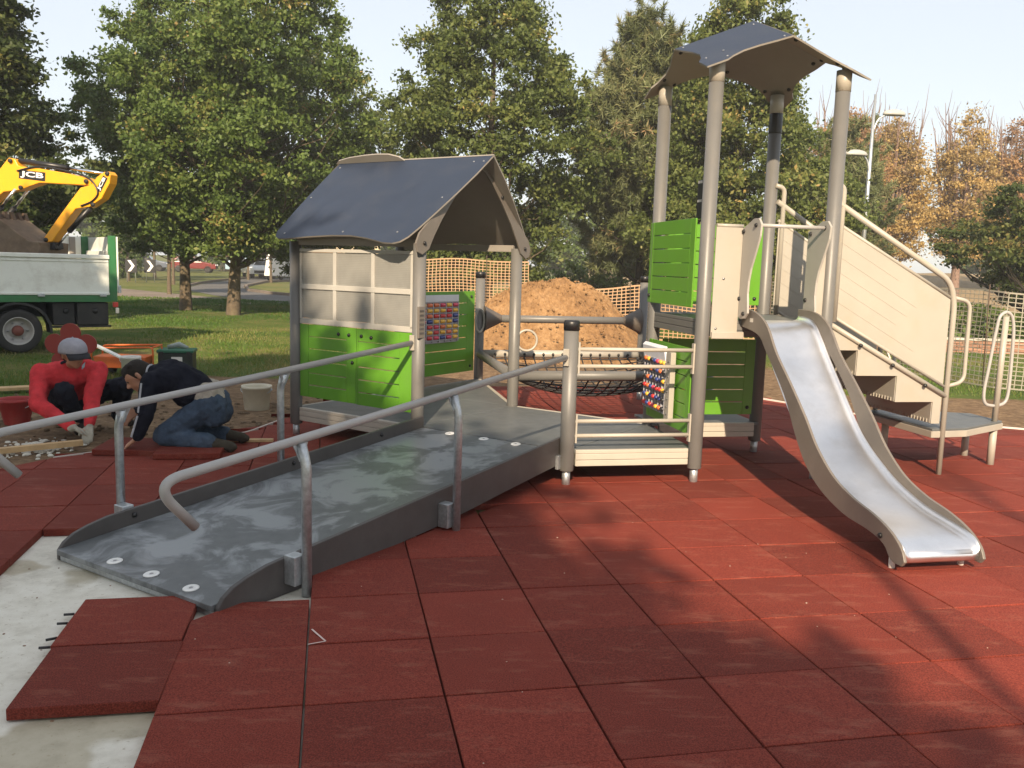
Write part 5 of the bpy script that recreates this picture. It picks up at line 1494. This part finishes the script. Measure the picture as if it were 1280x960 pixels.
def head(mb, c, f, up, s=1.0):
    """skull, jaw, nose, brow, lips, ears; f = facing"""
    c = Vector(c); f = Vector(f).normalized(); up = Vector(up); up = (up-f*up.dot(f)).normalized(); x = f.cross(up)
    P_ = lambda a,b,d: c+x*a*s+f*b*s+up*d*s
    for q,r_ in (((0,-.018,.028),.088),((0,.012,.02),.083),((0,.03,-.03),.066),((0,-.03,.0),.080)): mb.ball(P_(*q), r_*s, 14, 10)
    capsule(mb, P_(0,.05,-.05), P_(0,.055,-.085), .042*s, .030*s)
    capsule(mb, P_(-.03,.03,-.06), P_(0,.06,-.08), .035*s, .03*s); capsule(mb, P_(.03,.03,-.06), P_(0,.06,-.08), .035*s, .03*s)
    capsule(mb, P_(0,.088,.01), P_(0,.112,-.026), .010*s, .015*s); capsule(mb, P_(-.014,.098,-.03), P_(.014,.098,-.03), .011*s, .011*s)
    capsule(mb, P_(-.035,.082,.026), P_(.035,.082,.026), .013*s, .013*s)
    capsule(mb, P_(-.02,.086,-.058), P_(.02,.086,-.058), .009*s, .009*s)
    for k in (-1,1): capsule(mb, P_(k*.085,-.012,.015), P_(k*.084,-.012,-.03), .016*s, .011*s)
    return P_
def off(pts, o): return [Vector(p)-Vector(o) for p in pts]

# --- squatting man in red
B = Vector((-3.80,7.55,0))
man = empty('person', B)
tag(man, 'person in red jacket and grey cap squatting to lay a rubber tile', 'person')
J = lambda x,y,z: Vector((x,y,z))-B
pel=J(-3.99,7.80,.25); wst=J(-3.96,7.73,.36); chs=J(-3.88,7.62,.48); nck=J(-3.83,7.55,.585); hd=J(-3.750,7.44,.690)
sR=J(-4.075,7.50,.515); sL=J(-3.645,7.66,.525); eR=J(-3.98,7.27,.275); wR=J(-3.64,7.17,.105); eL=J(-3.60,7.42,.31); wL=J(-3.535,7.24,.115)
hpR=J(-4.02,7.70,.23); hpL=J(-3.88,7.88,.24); kR=J(-3.80,7.36,.385); kL=J(-3.475,7.80,.385); aR=J(-3.80,7.56,.06); aL=J(-3.62,7.95,.06)
fR=J(-3.70,7.38,.03); fL=J(-3.46,7.84,.03)
sk = MB()
chain(sk, [pel,wst,chs,nck], [.11,.10,.11,.052]); capsule(sk, sR, sL, .05, .05)
chain(sk, [nck, hd+Vector((-.01,.015,-.05))], [.05,.05])
fdir = Vector((.80,-.50,-.24)); HP = head(sk, hd, fdir, (0.1,-.1,1))
for a,b,c in ((sR,eR,wR),(sL,eL,wL)): chain(sk, [a,b,c], [.045,.036,.026])
for a,b,c,d in ((hpR,kR,aR,fR),(hpL,kL,aL,fL)): chain(sk, [a,b,c,d], [.065,.05,.036,.03])
hand(sk, wR, wL-wR+Vector((.08,-.03,-.10)), (.3,0,-1), (0,-1,.2)); hand(sk, wL, (.10,-.45,-.45), (0,-.2,-1), (-1,0,.2))
organic('body', sk, M['skin'], man, .0075, 3)
jk = MB()
chain(jk, [J(-3.985,7.77,.30),wst,chs], [.155,.155,.150])
capsule(jk, chs+Vector((-.10,-.05,.0)), chs+Vector((.12,.04,.02)), .125, .125); capsule(jk, sR+Vector((.03,.01,-.01)), sL+Vector((-.03,0,-.01)), .085, .085)
capsule(jk, J(-4.08,7.66,.36), J(-3.80,7.82,.36), .12, .12)
for a,b,c in ((sR,eR,wR),(sL,eL,wL)): chain(jk, [a,b,c+(b-c)*.10], [.082,.068,.050])
capsule(jk, nck+Vector((-.025,.02,-.04)), nck+Vector((-.005,0,.005)), .075, .066)
organic('jacket', jk, cloth('red_fleece',(.52,.040,.048)), man, .009, 6, .026, .075)
tr_ = MB()
capsule(tr_, hpR, hpL, .115, .115); capsule(tr_, pel, pel+Vector((.02,-.02,-.05)), .12, .11)
for a,b,c in ((hpR,kR,aR),(hpL,kL,aL)): chain(tr_, [a,b,c+Vector((0,0,.03))], [.105,.078,.062])
organic('trousers', tr_, cloth('navy_trousers',(.012,.014,.022)), man, .010, 5, .04, .055)
for a,d in ((aR,fR),(aL,fL)):
    bt = MB(); capsule(bt, a+Vector((0,.02,-.015)), d, .045, .038); capsule(bt, a, a+Vector((0,0,.06)), .045, .045)
    organic('boot', bt, cloth('dark_boot',(.025,.020,.016)), man, .010, 4)
gl = MB()
hand(gl, wR, wL-wR+Vector((.08,-.03,-.10)), (.3,0,-1), (0,-1,.2), 1.12); capsule(gl, wR-(wL-wR)*.1, wR, .036, .034)
organic('glove', gl, cloth('pale_glove',(.36,.34,.28)), man, .007, 2)
gl = MB(); hand(gl, wL, (.10,-.45,-.45), (0,-.2,-1), (-1,0,.2), 1.12); capsule(gl, wL+Vector((-.01,.03,.03)), wL, .036, .034)
organic('glove', gl, cloth('pale_glove',(.36,.34,.28)), man, .007, 2)
# cap: domed crown, stitched panels, curved peak
fd = fdir.normalized(); up_ = Vector((.1,-.1,1)); up_ = (up_-fd*up_.dot(fd)).normalized(); xr = fd.cross(up_)
ca = (up_*1.0-fd*.18).normalized(); cf = (fd-ca*fd.dot(ca)).normalized(); cx = cf.cross(ca)
cp = MB(); cc = hd+ca*.030-cf*.008
dome = [(.112,-.020),(.113,.0),(.110,.030),(.098,.060),(.075,.085),(.045,.101),(.015,.107),(.0,.1075)]
cp.lathe(dome, cc, ca, 24)
cp.v = [tuple(cc+ (Vector(v)-cc)+cf*((Vector(v)-cc).dot(cf))*.08) for v in cp.v]
co = obj('cap', cp, cloth('grey_cap',(.30,.30,.34),.06), man)
sl = co.modifiers.new('thick','SOLIDIFY'); sl.thickness = .004
vz = MB(); N_ = 14; rows = []
for k in range(N_+1):
    a = R(-62+124*k/N_); r0 = .112
    i_ = cc+cf*(math.cos(a)*r0*1.08)+cx*(math.sin(a)*r0)+ca*(-.012)
    ext = .078*max(.05,math.cos(a))**.7
    o_ = i_+cf*ext+ca*(-.018-.03*(math.sin(a)**2)-.012)
    rows += [i_, o_]
vz.add(rows, [(2*k,2*k+1,2*k+3,2*k+2) for k in range(N_)], True)
vo = obj('cap_peak', vz, cloth('dark_peak',(.03,.03,.035)), co); s2 = vo.modifiers.new('thick','SOLIDIFY'); s2.thickness = .006
obj('cap_button', MB().ball(cc+ca*.108, .009, 8, 6), cloth('grey_cap',(.30,.30,.34)), co)
# collar, mask hanging below the chin, hair at the nape, eyes
cl = MB(); cl.tube([nck+Vector((math.cos(t)*.072,math.sin(t)*.066,.018+.02*math.sin(t+2.4))) for t in [2*math.pi*k/20 for k in range(20)]], .013, 8, False, True)
obj('collar', cl, cloth('navy_collar',(.015,.016,.03)), man)
mk = MB(); c0 = HP(-.035,.085,-.075)
mk.prism([HP(-.062,.075,-.055), HP(-.018,.105,-.072), HP(-.022,.100,-.108), HP(-.055,.080,-.098)], fd*.006)
obj('face_mask', mk, paint('mask_blue',(.42,.62,.72),.7), man)
hr = MB(); hr.ball(HP(0,-.055,-.02), .072, 14, 10); hr.ball(HP(0,-.03,.03), .086, 14, 10)
organic('hair', hr, cloth('dark_hair',(.02,.015,.012)), man, .010, 2)
for k in (-1,1): obj('eye', MB().ball(HP(k*.031,.083,.008), .0105, 8, 6), M['black'], man)

# --- kneeling man in dark tracksuit top and jeans
B = Vector((-2.65,6.98,0))
man2 = empty('person', B)
tag(man2, 'person in dark zip top and blue jeans kneeling over a rubber tile', 'person')
pel=J(-2.46,7.05,.385); wst=J(-2.58,7.02,.49); chs=J(-2.74,6.98,.575); nck=J(-2.875,6.955,.605); hd=J(-2.985,6.935,.585)
sN=J(-2.83,6.80,.560); sF=J(-2.84,7.15,.575); eN=J(-2.85,6.735,.31); wN=J(-2.915,6.715,.125); eF=J(-2.96,7.10,.41); wF=J(-3.025,7.00,.285)
hN=J(-2.45,6.94,.35); hF=J(-2.45,7.17,.35); kN=J(-2.76,6.86,.125); kF=J(-2.77,7.22,.12); aN=J(-2.36,6.855,.075); aF=J(-2.37,7.22,.075)
tN=J(-2.24,6.87,.035); tF=J(-2.25,7.23,.035)
sk = MB(); chain(sk, [pel,wst,chs,nck], [.10,.09,.10,.05]); capsule(sk, sN, sF, .05, .05); chain(sk, [nck,hd+Vector((.03,.01,.0))], [.05,.05])
fdir = Vector((-.72,-.28,-.62)); HP = head(sk, hd, fdir, (-.6,-.1,.72))
for a,b,c in ((sN,eN,wN),(sF,eF,wF)): chain(sk, [a,b,c], [.045,.036,.026])
for a,b,c,d in ((hN,kN,aN,tN),(hF,kF,aF,tF)): chain(sk, [a,b,c,d], [.07,.052,.036,.03])
hand(sk, wN, (-.75,-.05,-.62), (-.2,0,-1), (0,1,.1)); hand(sk, wF, (-.4,-.55,-.25), (0,-.3,-1), (0,.3,1))
organic('body', sk, M['skin'], man2, .0075, 3)
jk = MB(); chain(jk, [J(-2.53,7.03,.44),wst,chs,nck+Vector((.03,0,-.005))], [.150,.152,.155,.085])
capsule(jk, J(-2.74,6.88,.56), J(-2.74,7.09,.575), .125, .125); capsule(jk, sN, sF, .08, .08); capsule(jk, J(-2.6,6.95,.47), J(-2.6,7.10,.48), .135, .135)
for a,b,c in ((sN,eN,wN),(sF,eF,wF)): chain(jk, [a,b,c+(b-c)*.12], [.080,.066,.048])
capsule(jk, nck, nck+Vector((-.02,-.005,.0)), .07, .062)
organic('jacket', jk, cloth('navy_top',(.008,.009,.016)), man2, .009, 6, .028, .07)
st = MB()
for a,b in ((sN,eN),(eN,wN)):
    d = (b-a).normalized(); n_ = Vector((-.55,-.85,0)).normalized()
    r0, r1 = (.082,.069) if a is sN else (.069,.055)
    p_ = a+n_*r0; q_ = a.lerp(b,.9)+n_*r1; st.beam(p_, q_, .020, .004, n_)
obj('sleeve_stripe', st, cloth('grey_stripe',(.36,.37,.40)), man2)['kind'] = 'stuff'
st = MB(); st.tube([nck+Vector((-.01,0,0))+Vector((.010*math.cos(t), .075*math.cos(t+.2), .072*math.sin(t))) for t in [2*math.pi*k/22 for k in range(22)]], .008, 8, False, True)
obj('collar_trim', st, cloth('grey_stripe',(.36,.37,.40)), man2)
sh = MB(); capsule(sh, J(-2.47,6.97,.435), J(-2.47,7.13,.44), .118, .118); capsule(sh, J(-2.50,7.0,.43), J(-2.44,7.02,.40), .12, .115)
organic('shirt', sh, cloth('beige_shirt',(.34,.31,.26)), man2, .011, 6, .03, .07)
je = MB(); capsule(je, J(-2.44,6.97,.36), J(-2.44,7.15,.36), .128, .128); capsule(je, J(-2.40,6.97,.28), J(-2.40,7.15,.28), .105, .105)
for a,b,c in ((hN,kN,aN),(hF,kF,aF)): chain(je, [a,b,c+(b-c)*.1], [.118,.085,.066]); capsule(je, b+Vector((.03,0,-.01)), c+Vector((-.04,0,.01)), .078, .068)
organic('jeans', je, mat('denim',(.045,.068,.105),.85,0,.4,7,bump=.3,bscale=120,spec=.2,dirt=(.10,.13,.17),dscale=5,damt=.5), man2, .009, 6, .028, .065)
for a,d in ((aN,tN),(aF,tF)):
    bt = MB(); capsule(bt, a+Vector((-.02,0,0)), d+Vector((.0,0,.02)), .050, .040); capsule(bt, a+Vector((-.03,0,.0)), a+Vector((-.07,0,.01)), .052, .052); capsule(bt, d, d+Vector((.03,0,.01)), .036, .032)
    organic('boot', bt, cloth('olive_boot',(.055,.048,.036)), man2, .010, 4)
hr = MB(); hr.ball(HP(0,-.022,.034), .096, 16, 11); hr.ball(HP(0,-.045,.0), .088, 16, 11); hr.ball(HP(0,.03,.066), .062, 14, 10); hr.ball(HP(0,-.06,-.035), .062, 12, 9)
for k in range(46):
    rg_ = random.Random(k); a_ = rg_.uniform(-1.4,1.4); b_ = rg_.uniform(-.3,1.3)
    q = HP(math.sin(a_)*.085*math.cos(b_*.6), math.cos(a_)*.05-.03, .05+.06*math.sin(b_)); hr.ball(q, rg_.uniform(.014,.024), 6, 5)
organic('hair', hr, mat('brown_hair',(.012,.008,.005),.9,0,.5,40,bump=.6,bscale=160), man2, .007, 2)
for k in (-1,1): obj('eye', MB().ball(HP(k*.031,.083,.008), .0105, 8, 6), M['black'], man2)

# ================================================================== things lying about the site
# tiles being fitted by the two men
for i, (x, y, z, a, tl, lab) in enumerate(((-3.22,6.60,.052,GA-.10,.02,'red rubber tile lifted on edge between the two workers'), (-2.72,6.52,.049,GA-.02,0,'red rubber tile under the hands and knees of the kneeling worker'))):
    o = obj('rubber_tile', tile_mb.mesh('rubber_tile'), M['rubber'], None, .004); o.location = (x,y,z); o.rotation_euler = (0,tl,a)
    tag(o, lab, 'tile')
def bucket(name, x, y, r0, r1, h, m, label, cat, hm, tilt=0, group=None):
    root = empty(name, (x,y,-.045))
    obj('body', MB().lathe([(r0*.96,.0),(r0,.006),(r1,h-.03),(r1+.008,h-.028),(r1+.010,h),(r1-.004,h),(r1-.008,h-.02),(r0-.008,.012),(0,.012)], n=30), m, root)
    pts = [(math.cos(t)*(r1+.012), math.sin(t)*(r1+.012)*.45-.02, h-.035-abs(math.sin(t))*.06) for t in [math.pi+math.pi*k/14 for k in range(15)]]
    obj('handle', MB().tube(pts, .004, 6), hm, root)
    for s in (-1,1): obj('lug', MB().ball((s*(r1+.006),0,h-.04), .014, 8, 6), hm, root)
    tag(root, label, cat, group)
    return root
bucket('bucket', -2.69, 9.15, .125, .148, .26, paint('bucket_white',(.66,.62,.50),.45,.08,(.45,.40,.30)), 'dirty white plastic bucket standing on soil beside the playhouse', 'bucket', M['galv'])
bucket('bucket', -4.58, 8.0, .105, .150, .24, paint('bucket_red',(.36,.035,.035),.55,.12,(.42,.14,.11)), 'dusty red builder bucket behind the person in red', 'bucket', M['galv'])
bucket('bucket', -4.80, 10.95, .10, .115, .32, paint('tub_white',(.68,.67,.62),.45), 'small clean white tub beside the orange hand cart', 'bucket', M['galv'])
# tool box
tb = empty('tool_crate', (-4.52,11.75,-.045), .18)
obj('box', MB().box(-.22,.22,-.15,.15,0,.30), paint('crate_black',(.012,.022,.018),.5), tb, .012)
obj('lid', MB().box(-.235,.235,-.165,.165,.302,.345), paint('crate_green',(.02,.12,.07),.5), tb, .012)
obj('crate_label', MB().box(-.05,.09,-.1525,-.1505,.16,.25), paint('label_white',(.70,.70,.66),.6), tb)
for s in (-1,1): obj('clasp', MB().box(s*.17-.025,s*.17+.025,-.175,-.152,.22,.32), M['tdark'], tb, .005)
obj('tool_roll', MB().tube([(-.12,-.02,.37),(.02,.03,.40),(.14,.0,.36)], [.025,.04,.02], 10), cloth('tool_roll_cloth',(.28,.32,.30)), tb)
tag(tb, 'black tool crate with green lid and white label on the grass', 'tool crate')
# orange hand cart
hc = empty('hand_cart', (-5.10,11.45,-.045), .1)
M['cart'] = paint('cart_orange',(.62,.13,.02),.45,.1,(.4,.15,.07))
obj('tray', MB().prism([(-.30,-.18,.12),(.28,-.18,.12),(.33,-.18,.27),(-.34,-.18,.27)], (0,.36,0)), M['cart'], hc, .01)
for y in (-.2,.2): obj('frame_tube', MB().tube(fillet([(-.36,y,.08),(-.34,y,.38),(.42,y,.40),(.42,y,.05)], .05, 5), .012, 10), M['cart'], hc)
obj('handle', MB().tube([(.42,-.2,.40),(.42,.2,.40)], .012, 10), M['cart'], hc)
for x in (-.22,.22):
    w = obj('wheel', MB().lathe([(.03,-.02),(.055,-.022),(.06,0),(.055,.022),(.03,.02)], (x,-.19,.06), (0,1,0), 18), M['tyre'], hc)
    obj('hub', MB().lathe([(.03,-.024),(.03,.024)], (x,-.19,.06), (0,1,0), 12), M['galv'], w)
    obj('wheel', MB().lathe([(.0,-.02),(.055,-.022),(.06,0),(.055,.022),(.0,.02)], (x,.19,.06), (0,1,0), 18), M['tyre'], hc)
tag(hc, 'orange tube-framed hand cart on the grass behind the workers', 'hand cart')
o = obj('straightedge', MB().beam((0,0,0),(.95,-.55,-.26),.06,.022), M['silver'], None, .003); o.location = (-5.56,11.35,.42)
tag(o, 'long aluminium straightedge leaning on the orange hand cart', 'straightedge')
# red flower play panel on a post
fl = empty('flower_panel', (-4.84,9.55,-.045), .12)
pts = []
for k in range(80):
    a = 2*math.pi*k/80; r_ = .175+.105*abs(math.cos(2.5*(a-math.pi/2)))**.7
    pts.append((r_*math.cos(a), 0, .545+r_*math.sin(a)))
obj('petals', MB().prism(pts, (0,.02,0)), paint('flower_red',(.22,.016,.013),.4), fl, .003)
obj('centre', MB().lathe([(.10,0),(.10,.012),(.0,.016)], (0,0,.545), (0,-1,0), 24), M['tdark'], fl)
obj('stem', MB().tube([(0,.03,0),(0,.03,.45)], .028, 12), M['tgreen'], fl)
tag(fl, 'red flower-shaped panel with a black centre behind the grey cap', 'play panel')
# timbers
def plank(p, q, w, h, label):
    p = Vector(p); q = Vector(q)
    o = obj('plank', MB().beam(Vector((0,0,0)), q-p, w, h), M['wood'], None, .003); o.location = p; tag(o, label, 'plank', 'loose timbers'); return o
plank((-4.75,6.10,-.012),(-3.47,6.98,.022), .055, .045, 'pale narrow batten lying along the edge of the unfinished tiles')
plank((-6.6,9.2,.0),(-5.2,9.95,.02), .16, .035, 'wide weathered board lying on grass behind the red bucket')
plank((-4.5,10.2,-.02),(-3.6,10.6,-.01), .10, .03, 'short board lying on grass behind the kneeling person')
plank((-2.36,7.28,.012),(-2.02,7.34,.012), .05, .025, 'short offcut of timber next to the boots of the kneeling person')
# spilled mortar crumbs, loose chips
def crumbs(name, n, cx, cy, sx, sy, z, rmin, rmax, m, seed, label, cat):
    rg = random.Random(seed); mb = MB()
    for k in range(n):
        x = rg.gauss(cx,sx); y = rg.gauss(cy,sy); r_ = rg.uniform(rmin,rmax); b = len(mb.v)
        mb.ball((x,y,z+r_*.4), r_, 6, 4, rg.uniform(.7,1.6), rg.uniform(.7,1.4), rg.uniform(.4,.8))
    mb.s = [False]*len(mb.s)
    tag(obj(name, mb, m), label, cat, kind='stuff')
crumbs('mortar_crumbs', 260, -3.86, 6.98, .13, .14, -.04, .006, .022, paint('mortar',(.62,.60,.52),.9), 4, 'pale mortar crumbs spilled on soil beside the batten', 'rubble')
crumbs('soil_clods', 420, -3.2, 8.7, 1.3, .8, -.045, .006, .03, M['soil'], 5, 'brown soil clods scattered behind the rubber floor', 'soil')
def scatter_bits():
    rg = random.Random(12); mb = MB()
    for k in range(80):
        l = rg.uniform(-1,14); r_ = rg.uniform(-4,8)
        p = gp(l, r_, .002); s = rg.uniform(.0015,.004)
        mb.ball((p.x,p.y,p.z), s, 5, 4, rg.uniform(.6,1.8), rg.uniform(.6,1.4), .5)
    tag(obj('grit', mb, paint('grit_pale',(.50,.42,.34),.9)), 'pale grit specks strewn over the red tiles', 'grit', kind='stuff')
scatter_bits()
def slab_bits():
    rg = random.Random(14); mb = MB()
    for k in range(34):
        l = rg.uniform(-3.0,-1.0); r_ = rg.uniform(-4,2.2); p = gp(l, r_, -.044); s = rg.uniform(.002,.006)
        mb.ball((p.x,p.y,p.z), s, 6, 4, rg.uniform(.6,1.8), rg.uniform(.6,1.4), .5)
    mb.s = [False]*len(mb.s)
    tag(obj('slab_debris', mb, mat('debris',(.22,.13,.08),.9,0,.4,30)), 'brown crumbs lying on the bare concrete', 'debris', kind='stuff')
slab_bits()
# chalk tick on a tile
ck = MB(); pA = gp(.03,-.72,.0045); pB = gp(.145,-.975,.0045); pC = gp(.0,-1.02,.0045)
ck.beam(pA,pB,.007,.001); ck.beam(pB,pC,.005,.001)
tag(obj('chalk_mark', ck, paint('chalk',(.62,.50,.46),.95)), 'thin white chalk tick drawn on a red tile', 'chalk mark')
# pale edging cord along the far rim of the floor
eg = MB(); prev = None
for k in range(60):
    l = 9.6+k*.155; p = gp(l, rmax(l)+.04, -.002)
    if prev is not None: eg.beam(prev, p, .028, .03)
    prev = p
tag(obj('floor_edging', eg, paint('edging_pale',(.62,.56,.50),.8)), kind='structure')
eg = MB(); prev = None
for k in range(30):
    l = -3.95+k*.11; p = gp(l, rmax(l)+.03, -.006)
    if prev is not None: eg.beam(prev, p, .02, .02)
    prev = p
tag(obj('floor_edging', eg, paint('edging_dull',(.48,.42,.37),.8)), kind='structure')
# ================================================================== thin autumn haze
hz_me = MB().box(-70,60,-16,125,-1.1,13.5).mesh('haze')
hz_m = bpy.data.materials.new('autumn_haze'); hz_m.use_nodes = True
nt = hz_m.node_tree; nt.nodes.remove(nt.nodes['Principled BSDF'])
pv = nt.nodes.new('ShaderNodeVolumePrincipled'); pv.inputs['Color'].default_value = (.93,.95,.97,1); pv.inputs['Density'].default_value = .0014; pv.inputs['Anisotropy'].default_value = 0.0
nt.links.new(pv.outputs[0], nt.nodes['Material Output'].inputs['Volume'])
tag(obj('haze', hz_me, hz_m), 'thin pale autumn haze lying over the playground and the road', 'haze', kind='stuff')
